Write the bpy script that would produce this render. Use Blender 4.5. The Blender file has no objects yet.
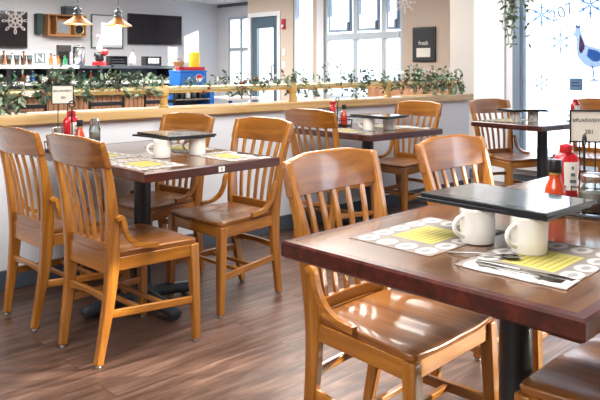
import bpy, math, random
from mathutils import Vector, Matrix
random.seed(7)
S = bpy.context.scene
COL = S.collection
PI = math.pi

# ------------------------------------------------------------------ camera
HEAD = math.radians(46.88)
cam_d = bpy.data.cameras.new('camera')
cam_d.sensor_width = 36.0
cam_d.lens = 36.0 * 684.9 / 600.0
cam_d.shift_y = -132.0 / 600.0
cam_d.clip_start = 0.05
cam_d.clip_end = 200
cam = bpy.data.objects.new('camera', cam_d)
COL.objects.link(cam)
cam.location = (0, 0, 1.2)
cam.rotation_euler = (PI / 2, 0, HEAD - PI / 2)
S.camera = cam

# ------------------------------------------------------------------ world, lights, exposure
S.view_settings.view_transform = 'Standard'
S.view_settings.look = 'None'
S.view_settings.exposure = 1.0
S.view_settings.gamma = 1.0
S.view_settings.use_curve_mapping = False
S.cycles.use_denoising = True
S.cycles.max_bounces = 8
S.cycles.diffuse_bounces = 4
S.cycles.glossy_bounces = 4
S.cycles.transparent_max_bounces = 12
S.cycles.caustics_reflective = False
S.cycles.caustics_refractive = False
W = bpy.data.worlds.new('sky')
S.world = W
W.use_nodes = True
bg = W.node_tree.nodes['Background']
bg.inputs[0].default_value = (0.86, 0.93, 1.0, 1)
bg.inputs[1].default_value = 3.4


def area(name, loc, rot, sx, sy, power, color=(1, 1, 1), portal=False):
    d = bpy.data.lights.new(name, 'AREA')
    d.shape = 'RECTANGLE'
    d.size = sx
    d.size_y = sy
    d.energy = power
    d.color = color
    if portal:
        d.cycles.is_portal = True
    o = bpy.data.objects.new(name, d)
    COL.objects.link(o)
    o.location = loc
    o.rotation_euler = rot
    return o


# added fill lights, no real fixtures, brightening the dining room and the bar
area('fill_light_dining', (2.0, 1.6, 2.62), (0, 0, 0), 2.4, 2.4, 80, (1.0, 0.97, 0.93))
area('fill_light_entry', (-1.6, 0.6, 2.62), (0, 0, 0), 2.4, 2.4, 85, (1.0, 0.97, 0.93))
area('fill_light_aisle', (4.6, 4.9, 2.62), (0, 0, 0), 2.0, 1.6, 75, (1.0, 0.96, 0.90))
area('fill_light_bar', (4.6, 9.6, 2.62), (0, 0, 0), 3.2, 2.4, 190, (1.0, 0.96, 0.90))
# daylight portals in the window openings (they only guide the sky's light)
area('window_portal', (6.62, 2.1, 1.35), (0, PI / 2, 0), 2.3, 3.1, 1, portal=True)
area('window_portal', (6.62, -1.4, 1.35), (0, PI / 2, 0), 2.3, 3.0, 1, portal=True)
area('window_portal', (8.12, 7.2, 1.6), (0, PI / 2, 0), 2.0, 1.8, 1, portal=True)
sun_d = bpy.data.lights.new('sun', 'SUN')
sun_d.energy = 6.0
sun_d.angle = math.radians(0.6)
sun_d.color = (1.0, 0.86, 0.66)
sun = bpy.data.objects.new('sun', sun_d)
COL.objects.link(sun)
sun.location = (14, -8, 8)
SUN_DIR = Vector((-0.80, 0.60, -0.30))
sun.rotation_euler = SUN_DIR.to_track_quat('-Z', 'Y').to_euler()


# ------------------------------------------------------------------ materials
def lin(c):
    if isinstance(c, str):
        c = tuple(int(c[i:i + 2], 16) / 255 for i in (0, 2, 4))
    return tuple(((x / 12.92) if x <= 0.04045 else ((x + 0.055) / 1.055) ** 2.4) for x in c) + (1,)


def mat(name, col, rough=0.5, metal=0.0, coat=0.0, spec=0.5, emit=None, emit_s=0.0, trans=0.0, noise=None, bump=0.0):
    m = bpy.data.materials.new(name)
    m.use_nodes = True
    nt = m.node_tree
    b = nt.nodes['Principled BSDF']
    b.inputs['Base Color'].default_value = lin(col)
    b.inputs['Roughness'].default_value = rough
    b.inputs['Metallic'].default_value = metal
    b.inputs['Coat Weight'].default_value = coat
    b.inputs['Coat Roughness'].default_value = 0.08
    b.inputs['Specular IOR Level'].default_value = spec
    b.inputs['Transmission Weight'].default_value = trans
    if emit:
        b.inputs['Emission Color'].default_value = lin(emit)
        b.inputs['Emission Strength'].default_value = emit_s
    tc = nt.nodes.new('ShaderNodeTexCoord')
    n = nt.nodes.new('ShaderNodeTexNoise')
    n.inputs['Scale'].default_value = noise[1] if noise else 14
    n.inputs['Detail'].default_value = 4
    nt.links.new(tc.outputs['Object'], n.inputs['Vector'])
    if noise:
        mx = nt.nodes.new('ShaderNodeMix')
        mx.data_type = 'RGBA'
        mx.inputs['A'].default_value = lin(col)
        mx.inputs['B'].default_value = lin(noise[0])
        nt.links.new(n.outputs['Fac'], mx.inputs['Factor'])
        nt.links.new(mx.outputs['Result'], b.inputs['Base Color'])
    if bump:
        bp = nt.nodes.new('ShaderNodeBump')
        bp.inputs['Strength'].default_value = bump
        bp.inputs['Distance'].default_value = 0.01
        nt.links.new(n.outputs['Fac'], bp.inputs['Height'])
        nt.links.new(bp.outputs['Normal'], b.inputs['Normal'])
    return m


def wood(name, dark, mid, light, axis='z', rough=0.28, coat=0.6, scale=1.0, island=0.35):
    m = bpy.data.materials.new(name)
    m.use_nodes = True
    nt = m.node_tree
    N = nt.nodes
    L = nt.links
    b = N['Principled BSDF']
    b.inputs['Roughness'].default_value = rough
    b.inputs['Coat Weight'].default_value = coat
    b.inputs['Coat Roughness'].default_value = 0.10
    tc = N.new('ShaderNodeTexCoord')
    mp = N.new('ShaderNodeMapping')
    st = {'x': (1.5, 26, 26), 'y': (26, 1.5, 26), 'z': (26, 26, 1.5)}[axis]
    mp.inputs['Scale'].default_value = tuple(v * scale for v in st)
    L.new(tc.outputs['Object'], mp.inputs['Vector'])
    n = N.new('ShaderNodeTexNoise')
    n.inputs['Scale'].default_value = 1.0
    n.inputs['Detail'].default_value = 7
    n.inputs['Roughness'].default_value = 0.62
    n.inputs['Distortion'].default_value = 0.6
    L.new(mp.outputs['Vector'], n.inputs['Vector'])
    r = N.new('ShaderNodeValToRGB')
    r.color_ramp.elements[0].position = 0.28
    r.color_ramp.elements[0].color = lin(dark)
    r.color_ramp.elements[1].position = 0.72
    r.color_ramp.elements[1].color = lin(light)
    e = r.color_ramp.elements.new(0.5)
    e.color = lin(mid)
    L.new(n.outputs['Fac'], r.inputs['Fac'])
    oi = N.new('ShaderNodeObjectInfo')
    mr = N.new('ShaderNodeMapRange')
    mr.inputs['To Min'].default_value = 1 - island * 0.3
    mr.inputs['To Max'].default_value = 1 + island * 0.3
    L.new(oi.outputs['Random'], mr.inputs['Value'])
    hv = N.new('ShaderNodeHueSaturation')
    L.new(mr.outputs['Result'], hv.inputs['Value'])
    L.new(r.outputs['Color'], hv.inputs['Color'])
    L.new(hv.outputs['Color'], b.inputs['Base Color'])
    bp = N.new('ShaderNodeBump')
    bp.inputs['Strength'].default_value = 0.04
    bp.inputs['Distance'].default_value = 0.002
    L.new(n.outputs['Fac'], bp.inputs['Height'])
    L.new(bp.outputs['Normal'], b.inputs['Normal'])
    return m


M = {}
M['oak_z'] = wood('oak_upright', '7c4a16', 'a56823', 'c48531', 'z')
M['oak_x'] = wood('oak_crosswise', '7c4a16', 'a56823', 'c48531', 'x')
M['oak_y'] = wood('oak_lengthwise', '7c4a16', 'a56823', 'c48531', 'y')
M['seat'] = wood('oak_seat', '6f3f1a', '955c28', 'b27738', 'y', rough=0.36, coat=0.4)
M['rail_oak'] = wood('oak_top_rail', '7c4819', '9a5f22', 'b4772f', 'x', rough=0.25, coat=0.8)
M['table_top'] = wood('table_top_wood', '3d2414', '5c3c23', '745031', 'x', rough=0.24, coat=0.6, scale=0.5, island=0)
M['table_edge'] = wood('cherry_edge', '230b07', '43170f', '64271a', 'x', rough=0.3, coat=0.6, island=0)
M['cap'] = wood('cap_wood', 'b98d54', 'cea971', 'dfc191', 'x', rough=0.4, coat=0.3, island=0)
M['crate'] = wood('crate_wood', '9a6636', 'b98350', 'd0a070', 'x', rough=0.6, coat=0.0)
M['post_wood'] = wood('rail_post_wood', 'b18a50', 'cba765', 'dcbd80', 'z', rough=0.35, coat=0.4)
M['black_metal'] = mat('black_metal', '23252a', 0.42, 0.3, bump=0.05)
M['iron'] = mat('cast_iron', '2e3238', 0.45, 0.2, noise=('3b4047', 40), bump=0.15)
M['pole'] = mat('table_pole', '34373b', 0.38, 0.6, noise=('42464a', 8))
M['brass'] = mat('brass', 'eadaa8', 0.34, 0.7, noise=('dcc68a', 6))
M['steel'] = mat('steel', 'c9ccd0', 0.25, 1.0)
M['glide'] = mat('metal_glide', '9a9a98', 0.35, 0.9)
M['china'] = mat('white_china', 'f1efe9', 0.18, coat=0.6)
M['menu_cover'] = mat('menu_vinyl', '24282e', 0.2, coat=1.0, noise=('3a4048', 5))
M['menu_edge'] = mat('menu_binding', '191c20', 0.4)
M['menu_page'] = mat('menu_page', '4c5258', 0.3, coat=1.0, noise=('2c3238', 22))
M['paper'] = mat('placemat_paper', '6a615b', 0.8, noise=('8d857e', 25))
M['paper_line'] = mat('placemat_border', '8b7468', 0.75)
M['yellow'] = mat('placemat_yellow', 'aaa04a', 0.8, noise=('b8ae62', 60))
M['panel_ink'] = mat('placemat_panel_print', '8a8030', 0.8)
M['oval'] = mat('placemat_ovals', 'b3aeaa', 0.8)
M['ink'] = mat('placemat_ink', '5b5a5c', 0.75, noise=('9b9a9a', 90))
M['napkin'] = mat('napkin', 'f3f2ef', 0.85, bump=0.2)
M['cutlery'] = mat('cutlery_steel', '8e8c8a', 0.18, 1.0)
M['wall_white'] = mat('wall_paint_white', 'e6eaf0', 0.8, noise=('e0e4ea', 3))
M['wall_low'] = mat('divider_paint', 'eaeef4', 0.7, noise=('e4e8ef', 2))
M['wall_grey'] = mat('pillar_paint', 'b9b6b2', 0.8, noise=('b2aeaa', 3))
M['wall_beige'] = mat('wall_paint_beige', 'cfc1b4', 0.8, noise=('c8b9ab', 3))
M['ceiling'] = mat('ceiling_paint', 'eef1f4', 0.9)
M['trim_white'] = mat('trim_white', 'e6ebf1', 0.5)
M['base_grey'] = mat('baseboard_grey', '4c545f', 0.6)
M['frame_blue'] = mat('window_frame_blue', '8496a8', 0.4, 0.3)
M['frame_pale'] = mat('window_frame_pale', 'c4d2de', 0.45)
M['door_blue'] = mat('door_blue', '4a6273', 0.4)
M['black'] = mat('black_plastic', '1b1c20', 0.3)
M['screen'] = mat('tv_screen', '17161b', 0.12, coat=0.5, noise=('2a222c', 4))
M['snow'] = mat('snowy_paving', 'e8edf2', 0.9, noise=('c8d0da', 0.7))
M['facade'] = mat('pale_facade', 'dfe2e5', 0.9)
M['leaf'] = mat('leaf_green', '42604a', 0.55, noise=('64836a', 9))
M['leaf_dark'] = mat('leaf_dark_green', '33493f', 0.5, noise=('4f6a58', 9))
M['leaf_pale'] = mat('leaf_sage', '8fa98f', 0.6, noise=('a9bfa3', 9))
M['berry'] = mat('berry', '8a3a3e', 0.3, coat=0.5)
M['flower'] = mat('white_flower', 'eee9e2', 0.7)
M['stem'] = mat('stem_brown', '5b4434', 0.8)
M['copper'] = mat('copper_shade', 'b87434', 0.5, 0.35, noise=('c78744', 5))
M['bulb'] = mat('warm_bulb', 'ffd9a0', 0.3, emit='ffc070', emit_s=14)
M['lamp_grey'] = mat('lamp_socket_grey', '6b747c', 0.4, 0.5)
M['downlight'] = mat('downlight_glow', 'ffffff', 0.5, emit='ffffff', emit_s=6)
M['red'] = mat('ketchup_red', 'c2202a', 0.22, coat=0.7)
M['hot'] = mat('hot_sauce', 'c4441d', 0.15, coat=0.9)
M['label_white'] = mat('label_white', 'eceae2', 0.5)
M['label_green'] = mat('label_ink', '5a6a6a', 0.6)
M['sugar'] = mat('sugar', 'efeae0', 0.8, noise=('cfc6b0', 40))
M['card'] = mat('sign_card', 'dcd8cc', 0.7)
M['sign_ink'] = mat('sign_ink', '2a2d33', 0.6)
M['snowflake'] = mat('snowflake_glitter', 'e9e2e0', 0.5)
M['fire_red'] = mat('alarm_red', 'b5263a', 0.35)
M['blue'] = mat('cooler_blue', '2a78d8', 0.4)
M['yellow_toy'] = mat('toy_yellow', 'ecd22c', 0.45)
M['logo_red'] = mat('logo_red', 'd23a46', 0.4)
M['white'] = mat('plain_white', 'f0f0f0', 0.5)
M['bar_front'] = wood('bar_front_wood', 'a5724f', 'c08c68', 'd3a584', 'z', rough=0.5, coat=0.1, scale=0.6, island=0)
M['stone'] = mat('bar_top_stone', 'd9dde0', 0.3, noise=('c0c6cc', 12))
M['dark_green'] = mat('dark_green_box', '1f3a34', 0.5)
M['green'] = mat('green_bottle', '1f7a4c', 0.2, coat=0.6)
M['amber'] = mat('amber_bottle', '9a5a2a', 0.15, coat=0.7)
M['photo'] = mat('photo_print', 'b9c0c8', 0.5, noise=('55606c', 6))
M['chalk'] = mat('chalkboard', '2b3039', 0.6)
M['pinkish'] = mat('doll_pink', 'e6b7ae', 0.6)


def glass_mat(name, tint, gloss=0.5, rough=0.02):
    m = bpy.data.materials.new(name)
    m.use_nodes = True
    nt = m.node_tree
    nt.nodes.clear()
    o = nt.nodes.new('ShaderNodeOutputMaterial')
    mx = nt.nodes.new('ShaderNodeMixShader')
    t = nt.nodes.new('ShaderNodeBsdfTransparent')
    g = nt.nodes.new('ShaderNodeBsdfGlossy')
    f = nt.nodes.new('ShaderNodeFresnel')
    mul = nt.nodes.new('ShaderNodeMath')
    mul.operation = 'MULTIPLY'
    mul.inputs[1].default_value = gloss
    t.inputs['Color'].default_value = lin(tint)
    g.inputs['Roughness'].default_value = rough
    f.inputs['IOR'].default_value = 1.45
    nt.links.new(f.outputs[0], mul.inputs[0])
    nt.links.new(mul.outputs[0], mx.inputs[0])
    nt.links.new(t.outputs[0], mx.inputs[1])
    nt.links.new(g.outputs[0], mx.inputs[2])
    nt.links.new(mx.outputs[0], o.inputs['Surface'])
    return m


def paint_mat(name, col):
    """thin translucent window paint: lets daylight glow through it"""
    m = bpy.data.materials.new(name)
    m.use_nodes = True
    nt = m.node_tree
    nt.nodes.clear()
    o = nt.nodes.new('ShaderNodeOutputMaterial')
    mx = nt.nodes.new('ShaderNodeMixShader')
    t = nt.nodes.new('ShaderNodeBsdfTransparent')
    g = nt.nodes.new('ShaderNodeBsdfTranslucent')
    mx.inputs[0].default_value = 0.7
    t.inputs['Color'].default_value = lin(col)
    g.inputs['Color'].default_value = lin(col)
    nt.links.new(t.outputs[0], mx.inputs[1])
    nt.links.new(g.outputs[0], mx.inputs[2])
    nt.links.new(mx.outputs[0], o.inputs['Surface'])
    return m


M['decal_white'] = paint_mat('window_paint_white', 'c9d2de')
M['decal_grey'] = paint_mat('window_paint_grey', '98a2b0')
M['decal_rose'] = paint_mat('window_paint_rose', 'b8909c')
M['decal_blue'] = paint_mat('window_paint_blue', '9ab6da')
M['glass'] = glass_mat('window_glass', 'f7fbff', 0.6)
M['jar_glass'] = glass_mat('jar_glass', 'dfe6e6', 2.0, 0.05)


def floor_mat():
    m = bpy.data.materials.new('plank_floor')
    m.use_nodes = True
    nt = m.node_tree
    N = nt.nodes
    L = nt.links
    b = N['Principled BSDF']
    tc = N.new('ShaderNodeTexCoord')
    br = N.new('ShaderNodeTexBrick')
    br.offset = 0.37
    br.inputs['Scale'].default_value = 1.0
    br.inputs['Brick Width'].default_value = 1.22
    br.inputs['Row Height'].default_value = 0.152
    br.inputs['Mortar Size'].default_value = 0.0016
    br.inputs['Mortar Smooth'].default_value = 0.3
    br.inputs['Bias'].default_value = 0.0
    br.inputs['Color1'].default_value = (0.0, 0.0, 0.0, 1)
    br.inputs['Color2'].default_value = (1, 1, 1, 1)
    br.inputs['Mortar'].default_value = (0.5, 0.5, 0.5, 1)
    L.new(tc.outputs['Object'], br.inputs['Vector'])
    mp = N.new('ShaderNodeMapping')
    mp.inputs['Scale'].default_value = (1.6, 15, 1)
    L.new(tc.outputs['Object'], mp.inputs['Vector'])
    ad = N.new('ShaderNodeVectorMath')
    ad.operation = 'ADD'
    L.new(mp.outputs['Vector'], ad.inputs[0])
    sc = N.new('ShaderNodeVectorMath')
    sc.operation = 'SCALE'
    sc.inputs['Scale'].default_value = 9.0
    L.new(br.outputs['Color'], sc.inputs[0])
    L.new(sc.outputs['Vector'], ad.inputs[1])
    n = N.new('ShaderNodeTexNoise')
    n.inputs['Scale'].default_value = 1.3
    n.inputs['Detail'].default_value = 8
    n.inputs['Roughness'].default_value = 0.66
    n.inputs['Distortion'].default_value = 0.8
    L.new(ad.outputs['Vector'], n.inputs['Vector'])
    r = N.new('ShaderNodeValToRGB')
    cr = r.color_ramp
    cr.elements[0].position = 0.26
    cr.elements[0].color = lin('281b17')
    cr.elements[1].position = 0.76
    cr.elements[1].color = lin('8f7667')
    e = cr.elements.new(0.44)
    e.color = lin('553d32')
    e = cr.elements.new(0.58)
    e.color = lin('705548')
    L.new(n.outputs['Fac'], r.inputs['Fac'])
    hv = N.new('ShaderNodeHueSaturation')
    mr = N.new('ShaderNodeMapRange')
    mr.inputs['To Min'].default_value = 0.82
    mr.inputs['To Max'].default_value = 1.15
    L.new(br.outputs['Color'], mr.inputs['Value'])
    L.new(mr.outputs['Result'], hv.inputs['Value'])
    L.new(r.outputs['Color'], hv.inputs['Color'])
    mx = N.new('ShaderNodeMix')
    mx.data_type = 'RGBA'
    mx.inputs['B'].default_value = lin('2a1d19')
    L.new(br.outputs['Fac'], mx.inputs['Factor'])
    L.new(hv.outputs['Color'], mx.inputs['A'])
    L.new(mx.outputs['Result'], b.inputs['Base Color'])
    b.inputs['Roughness'].default_value = 0.40
    b.inputs['Coat Weight'].default_value = 0.15
    b.inputs['Coat Roughness'].default_value = 0.3
    bp = N.new('ShaderNodeBump')
    bp.inputs['Strength'].default_value = 0.12
    bp.inputs['Distance'].default_value = 0.004
    L.new(n.outputs['Fac'], bp.inputs['Height'])
    L.new(bp.outputs['Normal'], b.inputs['Normal'])
    return m


M['floor'] = floor_mat()


# ------------------------------------------------------------------ mesh helpers
class MB:
    def __init__(self):
        self.v = []
        self.f = []

    def add(self, vs, fs, mtx=None):
        k = len(self.v)
        for p in vs:
            p = Vector(p)
            self.v.append(mtx @ p if mtx else p)
        for q in fs:
            self.f.append([i + k for i in q])
        return self

    def box(self, x0, x1, y0, y1, z0, z1, mtx=None):
        vs = [(x0, y0, z0), (x1, y0, z0), (x1, y1, z0), (x0, y1, z0), (x0, y0, z1), (x1, y0, z1), (x1, y1, z1), (x0, y1, z1)]
        return self.add(vs, [(0, 3, 2, 1), (4, 5, 6, 7), (0, 1, 5, 4), (1, 2, 6, 5), (2, 3, 7, 6), (3, 0, 4, 7)], mtx)

    def rings(self, rings, cap=True, closed=False, mtx=None):
        n = len(rings[0])
        vs = [p for r in rings for p in r]
        fs = []
        m = len(rings)
        for i in range(m if closed else m - 1):
            j = (i + 1) % m
            for k in range(n):
                l = (k + 1) % n
                fs.append((i * n + k, i * n + l, j * n + l, j * n + k))
        if cap and not closed:
            fs.append(tuple(range(n))[::-1])
            fs.append(tuple((m - 1) * n + k for k in range(n)))
        return self.add(vs, fs, mtx)

    def bar(self, pts, w, h, side=(1, 0, 0), mtx=None):
        """rectangular section swept along pts; w along side, h across; w/h numbers or lists"""
        pts = [Vector(p) for p in pts]
        side = Vector(side).normalized()
        R = []
        for i, p in enumerate(pts):
            t = (pts[min(i + 1, len(pts) - 1)] - pts[max(i - 1, 0)]).normalized()
            s = (side - t * side.dot(t)).normalized()
            u = t.cross(s)
            ww = (w[i] if isinstance(w, (list, tuple)) else w) / 2
            hh = (h[i] if isinstance(h, (list, tuple)) else h) / 2
            R.append([p - s * ww - u * hh, p + s * ww - u * hh, p + s * ww + u * hh, p - s * ww + u * hh])
        return self.rings(R, mtx=mtx)

    def tube(self, pts, r, n=8, closed=False, mtx=None):
        pts = [Vector(p) for p in pts]
        m = len(pts)
        R = []
        prev = None
        for i, p in enumerate(pts):
            if closed:
                t = (pts[(i + 1) % m] - pts[i - 1]).normalized()
            else:
                t = (pts[min(i + 1, m - 1)] - pts[max(i - 1, 0)]).normalized()
            if prev is None:
                a = Vector((0, 0, 1)) if abs(t.z) < 0.9 else Vector((1, 0, 0))
                s = t.cross(a).normalized()
            else:
                s = (prev - t * prev.dot(t)).normalized()
            prev = s
            u = t.cross(s)
            rr = r[i] if isinstance(r, (list, tuple)) else r
            R.append([p + (s * math.cos(2 * PI * k / n) + u * math.sin(2 * PI * k / n)) * rr for k in range(n)])
        return self.rings(R, closed=closed, mtx=mtx)

    def lathe(self, prof, cx=0, cy=0, n=24, cap=True, mtx=None):
        R = [[(cx + r * math.cos(2 * PI * k / n), cy + r * math.sin(2 * PI * k / n), z) for k in range(n)] for r, z in prof]
        return self.rings(R, cap=cap, mtx=mtx)

    def prism(self, poly, z0, z1, mtx=None):
        return self.rings([[(x, y, z0) for x, y in poly], [(x, y, z1) for x, y in poly]], mtx=mtx)

    def ball(self, c, r, n=8, mtx=None):
        c = Vector(c)
        R = []
        for i in range(1, n):
            a = PI * i / n
            R.append([c + Vector((math.sin(a) * math.cos(2 * PI * k / n), math.sin(a) * math.sin(2 * PI * k / n), -math.cos(a))) * r for k in range(n)])
        return self.rings(R, mtx=mtx)

    def build(self, name, m, parent=None, bevel=0.0, seg=2, smooth=35, subsurf=0):
        me = bpy.data.meshes.new(name)
        me.from_pydata([tuple(p) for p in self.v], [], self.f)
        me.validate()
        if isinstance(m, str):
            m = M[m]
        me.materials.append(m)
        o = bpy.data.objects.new(name, me)
        COL.objects.link(o)
        if parent:
            o.parent = parent
        if smooth:
            me.polygons.foreach_set('use_smooth', [True] * len(me.polygons))
            try:
                me.set_sharp_from_angle(angle=math.radians(smooth))
            except Exception:
                pass
        if bevel:
            md = o.modifiers.new('bevel', 'BEVEL')
            md.width = bevel
            md.segments = seg
            md.limit_method = 'ANGLE'
            md.angle_limit = math.radians(40)
            md.harden_normals = False
        if subsurf:
            md = o.modifiers.new('sub', 'SUBSURF')
            md.levels = subsurf
            md.render_levels = subsurf
        return o


def T(x=0, y=0, z=0, rz=0.0, rx=0.0, ry=0.0):
    return Matrix.Translation((x, y, z)) @ Matrix.Rotation(rz, 4, 'Z') @ Matrix.Rotation(ry, 4, 'Y') @ Matrix.Rotation(rx, 4, 'X')


def tag(o, label, cat, group=None, kind=None):
    o['label'] = label
    o['category'] = cat
    if group:
        o['group'] = group
    if kind:
        o['kind'] = kind
    return o


def thing(name, label, cat, loc=(0, 0, 0), rz=0.0, group=None):
    o = bpy.data.objects.new(name, None)
    o.empty_display_size = 0.1
    COL.objects.link(o)
    o.location = loc
    o.rotation_euler = (0, 0, rz)
    return tag(o, label, cat, group)


def struct(o):
    o['kind'] = 'structure'
    return o


def dup(root, loc, rz, label):
    r = root.copy()
    COL.objects.link(r)
    r.location = loc
    r.rotation_euler = (0, 0, rz)
    r['label'] = label
    for ch in list(root.children):
        c = ch.copy()
        COL.objects.link(c)
        c.parent = r
        for g in list(ch.children):
            d = g.copy()
            COL.objects.link(d)
            d.parent = c
    return r


def text(body, size, m, mtx, parent, name='lettering', depth=0.0006):
    cu = bpy.data.curves.new(name, 'FONT')
    cu.body = body
    cu.size = size
    cu.align_x = 'CENTER'
    cu.align_y = 'CENTER'
    cu.extrude = depth
    tmp = bpy.data.objects.new(name, cu)
    COL.objects.link(tmp)
    dg = bpy.context.evaluated_depsgraph_get()
    me = bpy.data.meshes.new_from_object(tmp.evaluated_get(dg))
    bpy.data.objects.remove(tmp)
    bpy.data.curves.remove(cu)
    me.transform(mtx)
    me.materials.clear()
    me.materials.append(M[m])
    o = bpy.data.objects.new(name, me)
    COL.objects.link(o)
    o.parent = parent
    return o


# ------------------------------------------------------------------ room shell
CH = 2.66     # ceiling
WN = 6.5      # near window wall plane
WF = 8.0      # wall of door and far windows
WE = 9.48     # end window wall
BB = 12.9     # wall with the screens
struct(MB().box(-4.0, 9.7, -5.5, 13.1, -0.1, 0.0).build('floor', 'floor'))
struct(MB().box(-4.2, 6.65, -5.7, 13.1, CH, CH + 0.1).box(6.65, 9.7, 4.32, 13.1, CH, CH + 0.1).build('ceiling', 'ceiling'))
struct(MB().box(-4.2, 9.7, BB, BB + 0.15, 0, CH).build('wall_back', 'wall_white'))
struct(MB().box(-4.2, -4.0, -5.5, BB, 0, CH).build('wall_left', 'wall_white'))
struct(MB().box(-4.2, 6.65, -5.7, -5.5, 0, CH).build('wall_front', 'wall_white'))


def wall_x(name, x, y0, y1, opens, m, th=0.15):
    mb = MB()
    y = y0
    for (a, b, z0, z1) in sorted(opens):
        if a > y:
            mb.box(x, x + th, y, a, 0, CH)
        if z0 > 0:
            mb.box(x, x + th, a, b, 0, z0)
        if z1 < CH:
            mb.box(x, x + th, a, b, z1, CH)
        y = b
    if y < y1:
        mb.box(x, x + th, y, y1, 0, CH)
    return struct(mb.build(name, m))


wall_x('wall_right', WN, -5.5, 4.15, [(0.62, 3.70, 0.22, 2.45), (-2.95, 0.12, 0.22, 2.44), (-5.2, -3.4, 0.22, 2.45)], 'wall_white')
struct(MB().box(WN, 6.65, 4.15, 4.47, 0, CH).build('wall_pillar', 'wall_grey'))
struct(MB().box(6.65, WF + 0.15, 4.32, 4.47, 0, CH).build('wall_return', 'wall_beige'))
wall_x('wall_far_right', WF, 4.47, 9.96, [(6.34, 7.96, 0.70, 2.5), (8.22, 8.72, 0.30, 2.5), (9.12, 9.86, 0.0, 2.13)], 'wall_beige')
struct(MB().box(WF + 0.15, WE + 0.15, 9.90, 9.96, 0, CH).build('wall_entry', 'wall_white'))
wall_x('wall_far_end', WE, 9.96, BB, [(11.75, 12.52, 0.75, 2.35)], 'wall_white')


def win(name, x, y0, y1, z0, z1, fw, verts, hors, m='frame_pale', m2=None, d=0.10, jamb=None):
    """window frame in plane x with mullions at verts (y, width) and transoms at hors (z, width)"""
    mb = MB()
    xa, xb = x + 0.0, x + d
    mb.box(xa, xb, y0, y0 + fw, z0, z1).box(xa, xb, y1 - fw, y1, z0, z1)
    mb.box(xa, xb, y0 + fw, y1 - fw, z0, z0 + fw).box(xa, xb, y0 + fw, y1 - fw, z1 - fw, z1)
    for (y, w) in verts:
        mb.box(xa + 0.01, xb - 0.01, y - w / 2, y + w / 2, z0 + fw, z1 - fw)
    for (z, w) in hors:
        mb.box(xa - 0.01, xb - 0.02, y0 + fw, y1 - fw, z - w / 2, z + w / 2)
    o = struct(mb.build(name, m, bevel=0.004, seg=1))
    MB().box(x + d * 0.5, x + d * 0.5 + 0.006, y0 + fw, y1 - fw, z0 + fw, z1 - fw).build('glass', 'glass', o)
    return o


w1 = win('window_1', WN + 0.02, 0.62, 3.70, 0.22, 2.45, 0.09, [(0.66, 0.08)], [])
MB().box(WN + 0.03, WN + 0.10, 3.60, 3.612, 0.3, 2.4).box(WN + 0.0, WN + 0.05, 3.618, 3.70, 0.22, 2.45).build('dark_jamb', 'frame_blue', w1)
win('window_2', WN + 0.02, -2.95, 0.12, 0.22, 2.44, 0.06, [(-1.2, 0.06)], [])
win('window_3', WN + 0.02, -5.2, -3.4, 0.22, 2.45, 0.08, [(-4.3, 0.07)], [(1.75, 0.06)])
w4 = win('window_4', WF + 0.02, 6.34, 7.96, 0.70, 2.5, 0.06, [(7.30, 0.10), (6.72, 0.09)], [(1.70, 0.10)], 'frame_pale')
for (a, b) in ((6.80, 7.22), (7.38, 7.86), (6.42, 6.64)):
    mb = MB()
    for (p, q, r, s) in ((a, a + 0.035, 1.78, 2.42), (b - 0.035, b, 1.78, 2.42), (a + .035, b - .035, 1.78, 1.82), (a + .035, b - .035, 2.38, 2.42)):
        mb.box(WF + 0.0, WF + 0.05, p, q, r, s)
    mb.build('sash', 'frame_blue', w4)
    MB().box(WF - 0.02, WF + 0.0, a + 0.02, a + 0.06, 1.80, 1.93).build('latch', 'lamp_grey', w4)
win('window_5', WF + 0.02, 8.22, 8.72, 0.30, 2.5, 0.04, [], [])
w6 = win('window_6', WE + 0.02, 11.75, 12.52, 0.75, 2.35, 0.05, [(12.08, 0.09)], [(1.62, 0.08)], 'frame_pale')
struct(MB().box(WN - 0.02, WN, 3.78, 4.15, 0, CH).build('trim_1', 'trim_white', bevel=0.004))
struct(MB().box(WN - 0.06, WN, 0.4, 3.78, 0.16, 0.22).build('trim_2', 'trim_white', bevel=0.004))
mb = MB()
for (a, b, c, d) in ((9.04, 9.12, 0, 2.21), (9.86, 9.94, 0, 2.21), (9.12, 9.86, 2.13, 2.21)):
    mb.box(WF - 0.02, WF, a, b, c, d)
struct(mb.build('trim_3', 'trim_white'))
struct(MB().box(WF - 0.02, WF, 7.96, 8.12, 0, CH).build('trim_4', 'trim_white'))
# door
dr = MB()
dr.box(WF + 0.02, WF + 0.08, 9.12, 9.26, 0, 2.13).box(WF + 0.02, WF + 0.08, 9.72, 9.86, 0, 2.13)
dr.box(WF + 0.02, WF + 0.08, 9.26, 9.72, 1.93, 2.13).box(WF + 0.02, WF + 0.08, 9.26, 9.72, 0, 0.25)
dr = struct(dr.build('door_1', 'door_blue', bevel=0.004, seg=1))
MB().box(WF + 0.045, WF + 0.052, 9.26, 9.72, 0.25, 1.93).build('glass', 'glass', dr)
MB().tube([(WF - 0.0, 9.24, 0.95), (WF - 0.05, 9.24, 0.95), (WF - 0.05, 9.24, 1.25), (WF, 9.24, 1.25)], 0.012).build('door_handle', 'steel', dr)

# crown line on the end wall
struct(MB().box(WE - 0.03, WE, 9.96, BB, CH - 0.07, CH).build('trim_5', 'lamp_grey'))
struct(MB().box(2.0, WE, BB - 0.02, BB, CH - 0.05, CH).build('trim_6', 'trim_white'))
# ceiling grid bars
mb = MB()
for k in range(8):
    mb.box(1.0, 9.4, 5.6 + k * 0.95, 5.62 + k * 0.95, CH - 0.012, CH)
for k in range(8):
    mb.box(1.6 + k * 1.0, 1.62 + k * 1.0, 4.6, 12.8, CH - 0.012, CH)
struct(mb.build('ceiling_grid', 'trim_white'))

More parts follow.
